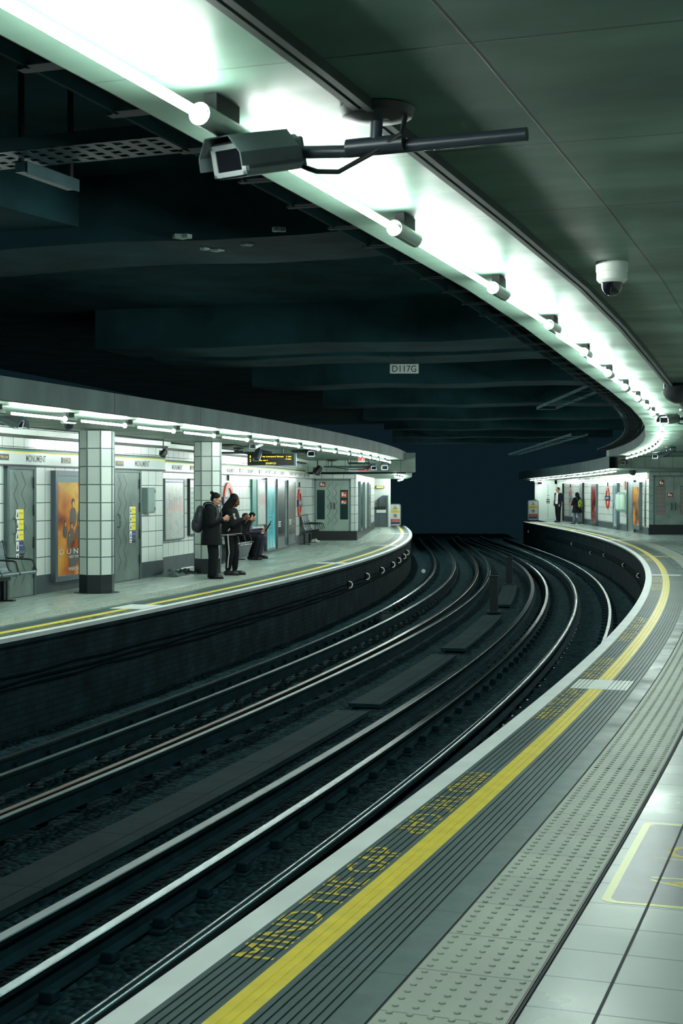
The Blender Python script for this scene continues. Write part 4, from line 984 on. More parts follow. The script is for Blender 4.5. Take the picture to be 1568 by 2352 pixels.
# speckled strip at the corner, steel door in the side wall
u0, u1 = find_r(1478, .03), find_r(1481.5, .03); p, rz = place(WR, (u0+u1)/2, 0); w = abs(u1-u0)
t = thing('chequered_strip', 'narrow black and white chequered strip by the corner of the right wall', 'strip', p+Vector((0, 0, .3)), rz); part('black_strip', B(-w/2, w/2, -.02, 0, 0, 1.74), M_signbk, t)
mb = MB()
for k in range(24): mb.box(-w*.3+w*.25*(k % 2), w*.05+w*.25*(k % 2), -.023, -.02, .03+k*.071, .06+k*.071)
part('white_squares', mb, M_signwh, t)
t = thing('door_4', '', 'door', place(WR, find_r(1449), 0)[0], place(WR, find_r(1449), 0)[1], kind='structure'); part('door_leaf', B(-.75, .75, -.03, 0, 0, 1.98), M_steel, t); part('door_frame', B(-.85, -.75, -.08, 0, 0, 2.05).box(.75, .85, -.08, 0, 0, 2.05).box(-.85, .85, -.08, 0, 1.98, 2.05), M_frame, t); part('door_handle', MB().tube([(.5, -.05, .8), (.5, -.05, 1.2)], .02, 8), M_frame, t, True)
p, rz = rz_(1431, 1153); t = thing('wall_ring_panel', 'pale green rounded wall fittings beside the icy blue poster', 'fitting', p, rz)
for k in range(2): part('rounded_cover', MB().lathe([(.10, -.40), (.30, -.30), (.34, 0), (.30, .30), (.10, .40)], 16, Matrix.Translation((-.4+.9*k, -.12, 0)) @ Matrix.Scale(.5, 4, (0, 1, 0))), mat('pale_green_plastic', (176, 204, 190), .35), t, True)
part('small_notice', B(.05, .5, -.06, 0, .5, .85), mat('faded_red_notice', (190, 150, 140), .5), t)
# white end door far right platform
t = thing('door_5', '', 'door', ((1243-784)/F*81.9, 81.9, 0), 0, kind='structure'); w = 30*81.9/F
part('door_leaf', B(0, w, -.03, 0, 0, 2.0), mat('white_door', (226, 236, 230), .35), t); part('door_frame', B(-.22, 0, -.06, .02, 0, 2.3).box(w, w+.12, -.06, .02, 0, 2.3).box(-.22, w+.12, -.06, .02, 2.0, 2.3), M_tile if False else M_wht, t)
part('meeting_groove', B(w*.48, w*.5, -.035, -.03, 0, 2.0), M_frame, t); mb = MB()
for k, (a, b, c) in enumerate(((.38, .62, 1.08), (.36, .64, .98), (.40, .50, .9), (.54, .62, .9), (.42, .6, 1.35), (.42, .6, 1.2))): mb.box(w*a, w*b, -.036, -.03, c, c+(.06 if k < 4 else .02))
part('notice_print', mb, M_ink, t); part('grey_pillar', B(-.42, -.30, -.06, 0, 0, 1.15), M_frame, t)
t = thing('door_sign', 'long dark sign above the white door behind the man in a suit', 'sign', ((1257-784)/F*81.8, 81.8, zat(1101, 81.8)), 0); part('sign_plate', B(-.25, .20, -.04, 0, 0, .07), M_strip, t); text('sign_lettering', 'Private', .03, .3, M_signwh, t, 0, -.042, .035)
# door seen side-on by suited man
for x0, x1, nm in ((1284, 1293, 'door_6'), (1330, 1339, 'door_7')):
    u0, u1 = find_r(x0), find_r(x1); p, rz = place(WR, (u0+u1)/2, 0); w = min(2.2, abs(u1-u0)); t = thing(nm, '', 'door', p, rz, kind='structure'); part('door_leaf', B(-w/2, w/2, -.03, 0, 0, 1.98), M_steel_l if nm == 'door_6' else M_steel, t); part('door_frame', B(w/2, w/2+.1, -.09, 0, 0, 2.02), M_dark, t)
# grey double doors facing the camera
t = thing('door_8', '', 'door', ((1499-784)/F*yf, yf-.005, .37), 0, kind='structure'); sc = yf/F; w = 94*sc; h = (1208-1098)*sc
mb = MB(); mb.box(0, 4*sc, -.05, .02, 0, h+3*sc); mb.box(w-3*sc, w, -.05, .02, 0, h+3*sc); mb.box(0, w, -.05, .02, h, h+3*sc); part('door_frame', mb, M_frame, t, bevel=.004)
lw = (w-7*sc)/2
for k in (0, 1):
    x = 4*sc+lw*k+.004*k; lf = part('door_leaf', B(x, x+lw-.004, -.035, 0, 0, h), M_steel, t)
    lx0 = (1507-1499)*sc if k == 0 else (1561-1499)*sc; lx1 = lx0+20*sc; mb = MB(); mbd = MB(); mbd.box(lx0, lx1, -.04, -.036, (1208-1184)*sc, (1208-1120)*sc)
    for q in range(21):
        z = (1208-1183)*sc + q*3*sc; mb.box(lx0+.01, lx1-.01, -.055, -.04, z, z+1.3*sc)
    lo = part('louvre_opening', mbd, M_signbk, lf); part('louvre_slats', mb, mat('beige_slats', (180, 172, 164), .4), lo)
    hx = (1541-1499)*sc if k == 0 else (1550-1499)*sc; part('door_handle', MB().tube([(hx, -.04, .55), (hx, -.08, .58), (hx, -.08, .78), (hx, -.04, .81)], .016, 8), M_dark, lf, True)
small_notice(t, 13*sc, (1208-1118)*sc, 12*sc, 12*sc, M_wood); small_notice(t, 32*sc, (1208-1144)*sc, 13*sc, 9*sc, M_nred)
# ------------------------------------------------------------------ roof beams, trays, security cameras, signs hanging from the canopies
M_beam = mat('sooty_beam', (42, 80, 88), .85, noise=.5, nscale=1.2, bump=.3, bscale=6, spec=.2)
for k, (a, b, zb, ex) in enumerate(((6.3, 7.5, 3.60, ''), (14.3, 15.7, 3.60, ''), (16.5, 17.7, 3.62, ''), (21.8, 23, 3.6, ''), (28.3, 29.6, 3.6, ''), (35, 36.2, 3.6, ''), (42, 43.2, 3.6, ''), (49, 50.2, 3.6, ''), (56, 57.2, 3.6, ''))):
    mb = MB(); n0, n1 = -7.2, .8; K = 10
    P = [[main(a, n0+(n1-n0)*q/K, 0) for q in range(K+1)], [main(b, n0+(n1-n0)*q/K, 0) for q in range(K+1)]]
    def w(q): return .02*math.sin(q*1.7+k)
    for q in range(K):
        A, B_, C_, D_ = P[0][q], P[0][q+1], P[1][q+1], P[1][q]; za, zc = zb+w(q), zb+w(q+1)
        mb.quad((A.x, A.y, za), (D_.x, D_.y, za), (C_.x, C_.y, zc), (B_.x, B_.y, zc))
        mb.quad((A.x, A.y, za), (B_.x, B_.y, zc), (B_.x, B_.y, 4.16), (A.x, A.y, 4.16)); mb.quad((C_.x, C_.y, zc), (D_.x, D_.y, za), (D_.x, D_.y, 4.16), (C_.x, C_.y, 4.16))
    struct('ceiling_beam', mb, M_beam)
# longitudinal thickening seen at the left
mb = MB(); A, B_ = main(-2, -5.4), main(7, -4.6); A2, B2 = main(-2, -4.6), main(7, -3.4)
mb.quad((A.x, A.y, 3.75), (B_.x, B_.y, 3.75), (B2.x, B2.y, 3.75), (A2.x, A2.y, 3.75)); mb.quad((A2.x, A2.y, 3.75), (B2.x, B2.y, 3.75), (B2.x, B2.y, 4.16), (A2.x, A2.y, 4.16)); struct('ceiling_beam', mb, M_beam)
M_galv = mat('dull_galvanised_steel', (50, 78, 84), .5, metal=.3, noise=.3, nscale=5)
# pale patches where the soot has come off the beam
M_patch = mat('chalky_patch', (150, 176, 170), .8)
for k, (x, y, w_) in enumerate(((420, 543, .07), (497, 573, .05), (470, 570, .03), (567, 560, .045), (640, 527, .05))):
    d = (3.59-CH)*F/(YH-y); mb = MB(); i0 = 11
    pts = [(w_*(1+.35*math.sin(3*q+k))*math.cos(2*PI*q/i0), w_*.7*(1+.4*math.cos(2*q+k))*math.sin(2*PI*q/i0)) for q in range(i0)]
    mb.v = [(a, b, 0) for a, b in pts]+[(a, b, .03) for a, b in pts]; mb.face(range(i0)[::-1]); mb.face(range(i0, 2*i0))
    for q in range(i0): mb.face((q, (q+1) % i0, i0+(q+1) % i0, i0+q))
    o = part('bare_patch', mb, M_patch); o.location = ((x-784)/F*d, d, 3.575); o['kind'] = 'structure'
# perforated tray across the roof at the upper left
zt = 3.42
def atz(x, y, z): d = (z-CH)*F/(YH-y); return Vector(((x-784)/F*d, d, z))
a, b = atz(-60, 395, zt), atz(470, 345, zt); L = (b-a).length; rz = math.atan2(b.y-a.y, b.x-a.x)
t = thing('perforated_cable_tray', 'perforated steel cable tray crossing the dark roof at upper left', 'cable tray', a, rz)
wt = .34; part('side_flange', B(0, L, -.004, .004, 0, .07).box(0, L, -wt, -wt+.006, 0, .07), M_galv, t)
mb = MB(); n = int(L/.10)
for k in range(n+1): mb.box(k*.10, k*.10+.05, -wt, 0, 0, .004)
for q in range(5): mb.box(0, L, -wt+.08*q, -wt+.08*q+.035, .0005, .0035)
part('perforated_base', mb, M_galv, t)
a, b = atz(45, 395, 3.35), atz(165, 437, 3.35); L = (b-a).length
t = thing('steel_channel', 'short pale steel channel hanging under the perforated tray at upper left', 'channel', a, math.atan2(b.y-a.y, b.x-a.x))
part('channel_body', B(0, L, -.03, .03, 0, .05).box(0, L, -.05, .05, .05, .055), M_galv, t); part('channel_lip', B(0, L, -.05, -.045, -.012, .05), M_galv, t); part('hanger', B(0, .03, -.01, .01, .05, .8), M_dark, t); part('hanger', B(L-.03, L, -.01, .01, .05, .8), M_dark, t)
# ladder tray following the near canopy on the track side
t = thing('cable_ladder', 'long dark cable ladder running along the track side of the near canopy', 'cable ladder', main(10, -.1, 3.0)); o0 = t.location.copy()
ps = lambda s, n, z: main(s, n, z)-o0
zl_ = lambda s: zn(s)+.16
mb = MB(); sweep(mb, rect(-.03, -.015, 0, .05), -2, SB, .5, closed=True, zf=zl_, pos=ps); sweep(mb, rect(-.40, -.385, 0, .05), -2, SB, .5, closed=True, zf=zl_, pos=ps); part('side_rail', mb, M_beam, t)
s = -1.0
while s < SB:
    mb = MB()
    A = [ps(s+d, n, zl_(s)+z) for z in (-.012, 0) for d, n in ((0, -.42), (.045, -.42), (.045, 0), (0, 0))]; i = len(mb.v); mb.v += [tuple(q) for q in A]
    mb.face((i, i+1, i+2, i+3)); mb.face((i+7, i+6, i+5, i+4)); mb.face((i, i+4, i+5, i+1)); mb.face((i+3, i+2, i+6, i+7)); s += .62
    part('rung', mb, M_galv, t)
mb = MB()
for q in range(5): sweep(mb, rect(-.09-.055*q, -.06-.055*q, .002, .03), -2, SB, .5, closed=True, zf=zl_, pos=ps)
part('cables', mb, M_cable, t)
# distant hanging trays and pipes in the dark at the right
for k, (pts, lab) in enumerate(((((1255, 940), (1390, 885)), 'thin dark cable bracket run high above the tracks, upper one'), (((1180, 1045), (1330, 1000)), 'thin dark cable bracket run high above the tracks, lower one'))):
    zz = 3.25 if k == 0 else 2.95; a, b = atz(*pts[0], zz), atz(*pts[1], zz); L = (b-a).length
    t = thing('cable_bracket_run', lab, 'cable tray', a, math.atan2(b.y-a.y, b.x-a.x)); part('side_rail', B(0, L, -.2, -.18, 0, .05).box(0, L, .18, .2, 0, .05), M_beam, t); mb = MB()
    q = 0
    while q < L: mb.box(q, q+.04, -.2, .2, -.01, .005); q += 1.3
    part('rungs', mb, M_galv, t)
# D117G plate
d_ = main(16.4, -1).y
p0 = Vector(((928-784)/F*21.0, 21.0, zat(847, 21.0)))
t = thing('number_plate', 'white D117G number plate hanging under a roof beam', 'sign', p0, 0); sc = 21.0/F; w2, h2 = 33*sc, 11*sc
part('plate', B(-w2, w2, -.01, 0, -h2, h2), mat('grubby_white_plate', (206, 222, 218), .5), t, bevel=.004); text('plate_lettering', 'D117G', h2*1.35, w2*1.66, M_signbk, t, 0, -.012, 0)
mb = MB()
for x in (-w2*.86, w2*.86): part('hanger', B(x-.012, x+.012, 0, .01, h2*.5, 3.62-p0.z), M_galv, t)

# cameras -----------------------------------------------------------
M_cam = mat('camera_housing_paint', (88, 102, 104), .35, metal=.2, noise=.12, nscale=8); M_camd = mat('dark_bracket_paint', (46, 56, 66), .38); M_glass = mat('camera_glass', (16, 18, 26), .05, spec=.9); M_camf = mat('window_frame_grey', (196, 204, 206), .35, metal=.3); M_screw = mat('bright_screw', (210, 220, 220), .2, metal=.9)
def cctv(label, front, rear, arm=(), stem=None, sc=1.0, paint=None, tube_r=.022, base=None, group=None, cable=True):
    front, rear = Vector(front), Vector(rear); t = thing('security_camera', label, 'camera', base or rear, 0, group)
    o = Vector(t.location); d = (front-rear).normalized(); L = (front-rear).length
    X = d.cross(Vector((0, 0, 1))).normalized(); Z = X.cross(d).normalized()
    M = Matrix(((X.x, -d.x, Z.x, rear.x-o.x), (X.y, -d.y, Z.y, rear.y-o.y), (X.z, -d.z, Z.z, rear.z-o.z), (0, 0, 0, 1)))   # local -y looks along the lens
    w, h = .072*sc, .058*sc
    oct_ = lambda a, b, c: [(-a+c, -b), (a-c, -b), (a, -b+c), (a, b-c), (a-c, b), (-a+c, b), (-a, b-c), (-a, -b+c)]
    part('housing', MB().prism(oct_(w, h, .018*sc), -L, 0, M), paint or M_cam, t, bevel=.004*sc)
    # sunshield: open hood round top and sides
    a, b = w*1.22, h*1.26; outer = [(-a, -b*.35), (-a*.98, b*.25), (-a*.55, b*1.05), (a*.55, b*1.05), (a*.98, b*.25), (a, -b*.35), (a*.62, -b*1.0)][:6]; th = .004*sc
    mb = MB()
    for (p, q) in zip(outer, outer[1:]):
        mid = Vector(((p[0]+q[0])/2, (p[1]+q[1])/2)).normalized()*th
        c = [(p[0], -L*1.16, p[1]), (q[0], -L*1.16, q[1]), (q[0], -L*.12, q[1]), (p[0], -L*.12, p[1])]; e = [(v[0]-mid.x, v[1], v[2]-mid.y) for v in c]
        i = len(mb.v); mb.v += [tuple(M @ Vector(v)) for v in c+e]
        for f in ((0, 1, 2, 3), (7, 6, 5, 4), (0, 4, 5, 1), (1, 5, 6, 2), (2, 6, 7, 3), (3, 7, 4, 0)): mb.face([i+k for k in f])
    part('sunshield', mb, paint or M_cam, t)
    fr = MB(); fw = .017*sc
    for bx in ((-w*.92, w*.92, h*.86-fw, h*.86), (-w*.92, w*.92, -h*.9, -h*.9+fw), (-w*.92, -w*.92+fw, -h*.9, h*.86), (w*.92-fw, w*.92, -h*.9, h*.86)): fr.box(bx[0], bx[1], -L-.008*sc, -L, bx[2], bx[3], M)
    wf = part('window_frame', fr, M_camf, t, bevel=.002*sc); part('window_glass', B(-w*.85, w*.85, -L-.003*sc, -L, -h*.8, h*.8, M), M_glass, wf)
    mb = MB()
    for sx in (-1, 1):
        for sz in (-1, 1): mb.lathe([(.005*sc, 0), (.005*sc, .003*sc)], 8, M @ Matrix.Translation((sx*w*.83, -L-.008*sc, sz*h*.78)) @ Matrix.Rotation(PI/2, 4, 'X'))
    part('screws', mb, M_screw, wf)
    part('knuckle', B(-.036*sc, .036*sc, -.03*sc, .07*sc, -.058*sc, .05*sc, M), M_camd, t, bevel=.008*sc)
    if arm:
        pts = [Vector(p)-o for p in arm]; k0 = M @ Vector((0, .04*sc, 0)); part('bracket_arm', MB().tube([k0, pts[0]], tube_r*1.0, 12), M_camd, t, True); part('horizontal_tube', MB().tube(pts, tube_r, 16), M_camd, t, True)
    if stem:
        a_, b_ = Vector(stem[0])-o, Vector(stem[1])-o; part('stem', MB().tube([a_, b_], tube_r*.95, 16), M_camd, t, True); ad = (Vector(arm[-1])-Vector(arm[0])).normalized()*.10*sc if arm else Vector((.1, 0, 0))
        part('clamp', MB().tube([a_-ad, a_+ad], tube_r*1.25, 16), M_camd, t, True); part('ceiling_plate', MB().lathe([(.125*sc, -.004), (.115*sc, -.03*sc), (.05*sc, -.045*sc)][::-1], 28, Matrix.Translation(b_)), M_dark, t, True)
        if cable:
            kk = M @ Vector((.0, .05*sc, -.04*sc)); mid = a_.lerp(kk, .45)+Vector((0, 0, -.06*sc)); e1 = a_+ad*.9+Vector((0, 0, .02)); P = [kk, kk.lerp(mid, .5)+Vector((0, 0, -.012*sc)), mid, mid.lerp(e1, .5)+Vector((0, -.02, -.005)), e1+Vector((0, -.03*sc, 0)), e1+Vector((.01, -.02*sc, .05*sc)), b_+ad*.9]
            part('cable', MB().tube(P, .009*sc, 8), M_dark, t, True)
    return t
def P3(x, y, d): return Vector(((x-784)/F*d, d, zat(y, d)))
cctv('big security camera with glass window hanging from the near canopy, closest to the viewer', P3(527, 368, 4.60), P3(655, 352, 4.84), (P3(800, 348, 4.78), P3(1210, 308, 4.55)), (P3(862, 333, 4.72), Vector(((866-784)/F*4.72, 4.72, 2.905))), 1.0)
cctv('small grey security camera under the near canopy at the right edge of the picture', P3(1525, 965, 19.6), P3(1550, 962, 20.0), (P3(1562, 962, 20.0), P3(1610, 960, 20.0)), (P3(1580, 961, 20.0), Vector(((1580-784)/F*20, 20, zn(18)))), 1.0)
cctv('dark security camera on a long arm above the fire point sign', P3(1504, 1048, 34.5), P3(1516, 1044, 34.9), (P3(1526, 1038, 35), P3(1600, 1038, 35)), (P3(1540, 1036, 35), Vector(((1540-784)/F*35, 35, 2.715))), 1.1, M_camd)
cctv('white-sided security camera marked S at the left edge under the opposite canopy', P3(44, 974, 19.2), P3(-28, 940, 19.5), (P3(-60, 934, 19.5), P3(-120, 934, 19.5)), None, 1.25)
S_ = text('letter_mark', 'S', .05, None, mat('maroon_mark', (120, 40, 50), .4), [o for o in bpy.data.objects if o.name.startswith('security_camera')][-1], 0, 0, 0, .45)
_so = bpy.data.objects['security_camera.003']; S_.parent = _so; S_.location = P3(23, 959, 19.05) - Vector(_so.location)
cctv('grey security camera on a dark pole left of the departure board', P3(580, 1025, 29.5), P3(596, 1018, 29.9), (P3(560, 1016, 30), P3(507, 1017, 30)), (P3(523, 1016, 30), Vector(((523-784)/F*30, 30, 2.61))), 1.1)
cctv('black security camera on a horizontal pole in front of the departure board', P3(588, 1055, 31.8), P3(594, 1036, 32.0), (P3(624, 1040, 32), P3(508, 1040, 32)), (P3(548, 1038, 32), Vector(((548-784)/F*32, 32, 2.60))), 1.0, M_camd)
cctv('dark boxy security camera right of the departure board', P3(714, 1042, 33.6), P3(706, 1032, 34.0), (P3(697, 1028, 34), P3(670, 1028, 34)), (P3(684, 1027, 34), Vector(((684-784)/F*34, 34, 2.595))), 1.4, M_camd)
cctv('round-headed dark security camera at the right end of a long black pole', P3(858, 1075, 42.8), P3(857, 1071, 43.2), (P3(850, 1072, 43), P3(743, 1072, 43)), (P3(762, 1072, 43), Vector(((762-784)/F*43, 43, 2.57))), 1.3, M_camd)
cctv('small grey security camera under the low canopy end of the opposite platform', P3(883, 1074, 43.2), P3(884, 1068, 43.8), (), None, 1.5)
cctv('small white-topped security camera by the black speaker, far right', P3(1430, 1063, 46.0), P3(1436, 1061, 46.6), (P3(1440, 1064, 46.6), P3(1498, 1064, 46.6)), None, 1.2)
def dome(x, y, d, ztop, r, label):
    zc = zat(y, d); t = thing('dome_camera', label, 'camera', ((x-784)/F*d, d, ztop), 0, None); h = ztop-zc
    part('dome_base', MB().lathe([(r*.8, -h*.90), (r*.95, -h*.82), (r, -h*.78), (r, -h*.45), (r*1.04, -h*.42), (r*1.04, 0)], 36), M_wht, t, True)
    g = part('dome_glass', MB().lathe([(r*.02, -h-r*.74), (r*.28, -h-r*.68), (r*.52, -h-r*.50), (r*.66, -h-r*.2), (r*.70, -h*.89)], 32), M_glass, t, True)
    part('trim_ring', MB().lathe([(r*.80, -h*.92), (r*.84, -h*.90), (r*.9, -h*.86)], 32), M_wht, t, True)
dome(1405, 654, 7.92, zn(4), .084, 'white dome security camera with dark glass under the near canopy')
dome(157, 975, 19.6, 2.625, .105, 'white dome security camera left of the first tiled column')
# pendant speakers
def speaker(x, y, d, ztop, label, sc=1, rz=0):
    t = thing('pendant_speaker', label, 'speaker', ((x-784)/F*d, d, zat(y, d)), rz, 'black loudspeakers hanging from the canopies')
    z = ztop-zat(y, d); part('hanging_rod', MB().tube([(0, 0, .05*sc), (0, 0, z)], .014*sc, 8), M_dark, t, True)
    part('horn_body', MB().lathe([(.045, -.10), (.09, -.07), (.085, .0), (.05, .09), (.03, .12)], 16, Matrix.Rotation(.5, 4, 'Y') @ Matrix.Scale(sc, 4)), M_dark, t, True); part('yoke', B(-.10*sc, .10*sc, -.015, .015, .05*sc, .07*sc).box(-.10*sc, -.085*sc, -.015, .015, -.03*sc, .07*sc).box(.085*sc, .10*sc, -.015, .015, -.03*sc, .07*sc), M_dark, t)
speaker(375, 1041, 26.5, 2.60, 'black speaker hanging above the grey wall cabinet, opposite platform', .75)
speaker(1453, 1082, 50, 2.45, 'black speaker hanging above the bright far right frieze', 1.4)
speaker(1556, 892, 15.4, zn(15), 'big black speaker cut by the right edge under the near canopy', 1.5)
speaker(729, 1081, 43.6, 2.56, 'small black speaker above the grey double doors on the opposite side', 1.4)
# departure board
db = 33.0; sc = db/F; xc = (621.5-784)*sc; t = thing('departure_board', 'black departure board with amber text above the opposite platform', 'display board', (xc, db, zat(1069, db)), -.04)
w = 53.5*sc; h = 27*sc; part('board_case', B(-w, w, 0, .16, 0, h), M_signbk, t, bevel=.008); part('end_cap', B(w, w+.05, -.01, .17, -.01, h+.01), M_frame, t); M_amb = mat('lit_amber_text', (255, 212, 60), .4, emit=2.2)
text('board_lettering', '1', .06, .02, M_amb, t, -w*.88, -.004, h*.74); text('board_lettering', 'Circle via Liverpool Street', .034, w*1.22, M_amb, t, -w*.06, -.004, h*.74); text('board_lettering', '1 min', .034, w*.20, M_amb, t, w*.78, -.004, h*.76)
text('board_lettering', '2', .06, .035, M_amb, t, -w*.88, -.004, h*.42); text('board_lettering', 'Circle via L', .034, w*.56, M_amb, t, -w*.39, -.004, h*.44); text('board_lettering', '4 mins', .034, w*.24, M_amb, t, w*.76, -.004, h*.55)
text('board_lettering', '23:07:21', .038, w*.44, M_amb, t, 0, -.004, h*.18)
for q in (-w*.5, w*.5): part('hanger', MB().tube([(q, .08, h), (q, .08, 2.6-zat(1069, db))], .02, 8), M_dark, t, True)
# hanging signs
def hsign(name, label, x0, x1, y0, y1, d, ztop, words, redx, wred=.4):
    sc = d/F; w = (x1-x0)*sc/2; h = (y1-y0)*sc; t = thing(name, label, 'sign', (((x0+x1)/2-784)*sc, d, zat(y1, d)), 0, None)
    part('sign_box', B(-w, w, 0, .10, 0, h), mat('sign_box_grey', (170, 188, 182), .4, emit=.25), t, bevel=.006); part('sign_rim', B(-w-.012, w+.012, .0, .11, -.015, 0).box(-w-.012, w+.012, 0, .11, h, h+.015), M_frame, t)
    p = part('red_panel', B(-w+2*w*redx, -w+2*w*(redx+wred), -.004, 0, h*.2, h*.8), mat('lit_red_panel', (214, 62, 44), .4, emit=.35), t)
    a, b = words; cx = -w+2*w*(redx+wred*.27)
    if a: text('sign_lettering', a, h*.18, w*wred*.62, M_signwh, p, cx, -.006, h*.62)
    if b: text('sign_lettering', b, h*.18, w*wred*.75, M_signwh, p, cx, -.006, h*.36)
    part('flame_mark', MB().prism([(cx+w*wred*.70, h*.28), (cx+w*wred*.95, h*.28), (cx+w*wred*1.05, h*.5), (cx+w*wred*.85, h*.76), (cx+w*wred*.65, h*.5)], -.006, -.004), M_signwh, p)
    for q in (-w*.8, w*.8): part('hanger', MB().tube([(q, .05, h), (q, .05, ztop-zat(y1, d))], .012, 6), M_dark, t, True)
hsign('fire_point_sign', 'white box sign with red Fire point panel above the louvred steel doors', 1496, 1548, 1057, 1074, 46.8, 2.72, ('Fire', 'point'), .07, .45)
hsign('fire_point_sign', 'pale box sign with red panel under the long black pole, opposite platform', 799, 851, 1075, 1083, 43.4, 2.56, ('Fire', 'point'), .46, .45)
hsign('fire_notice', 'small red and white notice hanging below the opposite canopy lamps', 822, 837, 1049, 1061, 41.5, 2.56, (None, None), .03, .94)
mb = MB(); t = thing('long_black_pole', 'long black pole hung on two rods before the far bulkhead', 'pole', P3(796, 1066, 42.0)); o = Vector(t.location)
part('pole', MB().tube([P3(800, 1064, 42)-o, P3(850, 1064, 42)-o], .03, 10), M_dark, t, True); part('rod', MB().tube([P3(800, 1064, 42)-o, Vector((P3(800, 1064, 42).x, 42, 2.57))-o], .02, 8), M_dark, t, True)
# bench, perforated steel with black arms ------------------------------
M_bench = mat('bench_grey_metal', (92, 108, 114), .35, metal=.5); M_bmesh = None
def perf_mat():
    m, nt, b = new_mat('perforated_seat_metal'); N = nt.nodes; L = nt.links
    tc = N.new('ShaderNodeTexCoord'); v = N.new('ShaderNodeTexVoronoi'); v.inputs['Scale'].default_value = 34; v.inputs['Randomness'].default_value = 0
    L.new(tc.outputs['Object'], v.inputs['Vector']); r = N.new('ShaderNodeValToRGB'); r.color_ramp.elements[0].position = .25; r.color_ramp.elements[0].color = lin((16, 26, 30)); r.color_ramp.elements[1].position = .32; r.color_ramp.elements[1].color = lin((104, 122, 126))
    L.new(v.outputs['Distance'], r.inputs[0]); L.new(r.outputs[0], b.inputs['Base Color']); b.inputs['Roughness'].default_value = .35; b.inputs['Metallic'].default_value = .4; return m
M_perf = perf_mat()
def bench(label, loc, rz, n, wd=.56, wire=False):
    """seat runs along +x, people face -y"""
    t = thing('platform_bench', label, 'bench', loc, rz, None)
    L = n*wd; part('support_beam', B(0, L, -.05, .03, .30, .36), M_dark, t)
    for k in range(n):
        x = k*wd; prof = [(-.46, .44), (-.45, .46), (-.40, .455), (-.12, .42), (-.04, .43), (.0, .50), (.07, .86), (.10, .89)]
        mb = MB()
        for (y0_, z0_), (y1_, z1_) in zip(prof, prof[1:]):
            mb.quad((x+.03, y0_, z0_), (x+wd-.03, y0_, z0_), (x+wd-.03, y1_, z1_), (x+.03, y1_, z1_)); mb.quad((x+.03, y1_, z1_-.015), (x+wd-.03, y1_, z1_-.015), (x+wd-.03, y0_, z0_-.015), (x+.03, y0_, z0_-.015))
        st = part('seat_shell', mb, M_perf, t); part('front_roll', MB().tube([(x+.02, -.46, .435), (x+wd-.02, -.46, .435)], .028, 12), M_bench, st, True)
    for k in range(n+1):
        x = k*wd; mb = MB(); mb.tube([(x, .09, .90), (x, .05, .72), (x, .0, .63), (x, -.36, .62), (x, -.42, .60), (x, -.47, .44), (x, -.44, .41), (x, -.1, .39), (x, -.02, .46), (x, .04, .62)], .014, 8); part('armrest', mb, M_dark, t, True)
    for x in (.3*wd, L-.3*wd): part('leg', B(x-.03, x+.03, -.04, .02, 0, .30).box(x-.05, x+.05, -.2, .12, 0, .02), M_dark, t)
    return t
def bench_at(label, W, u1, n, wd=.56, off=.13):
    p = W.at(u1-n*wd, off); d = W.dir(u1-.3); return bench(label, (p.x, p.y, 0), math.atan2(d.y, d.x), n, wd)
bench_at('perforated metal bench with black armrests at the left edge of the picture', WA, xs_on(WA, 52, .5)+.25, 4)
bench_at('metal bench that the two seated people use behind the woman with braids', WB, xs_on(WB, 575, .5)+.30, 4)
bench_at('empty slatted metal bench beside the grey double doors', WB, xs_on(WB, 742, .55), 3, .62)
# rags on the floor by the wall ------------------------------------------
M_rag = mat('grey_sheet', (96, 112, 112), .7, noise=.5, nscale=3)
def rag(label, x, y, w_, d_, h_, m, seed, cat='rubbish'):
    c = gnd(x, y); mb = MB(); K = 22; rnd = random.Random(seed); ph = [rnd.uniform(0, 6) for _ in range(6)]
    for i in range(K+1):
        for j in range(K+1):
            u, v = i/K-.5, j/K-.5; r = math.hypot(u*2, v*2); rr_ = 1+.18*math.sin(5*math.atan2(v, u)+ph[0])
            z = max(.004, h_*max(0, 1-(r/rr_)**2)*(.45+.35*math.sin(u*17+ph[1])*math.cos(v*13+ph[2])+.25*math.sin((u+v)*29+ph[3])))
            mb.vert((u*w_*rr_*min(1, 1.1/(.2+r)), v*d_*rr_*min(1, 1.1/(.2+r)), z))
    for i in range(K):
        for j in range(K): q = i*(K+1)+j; mb.face((q, q+K+1, q+K+2, q+1))
    o = part('crumpled_sheet', mb, m, None, True); o.location = (c.x, c.y, 0); o.rotation_euler = (0, 0, .25); tag(o, label, cat)
rag('crumpled grey sheet on the floor by the recessed wall, left of the man', 386, 1322, .62, .9, .14, M_rag, 3); rag('dark bundle of cloth on the floor behind the backpack man', 424, 1317, .5, .5, .12, mat('dark_cloth', (38, 52, 56), .8), 5); rag('small white rag on the floor before the grey enclosure', 722, 1245, .34, .3, .14, M_wht, 8)
o = part('cardboard_strip', B(-.45, .45, -.05, .05, 0, .02), M_wht); p = gnd(417, 1306); o.location = (p.x-.02, p.y, 0); o.rotation_euler = (0, 0, 1.3); o.scale = (1.4, 1, 1); tag(o, 'long pale strip lying along the foot of the recessed wall', 'rubbish')
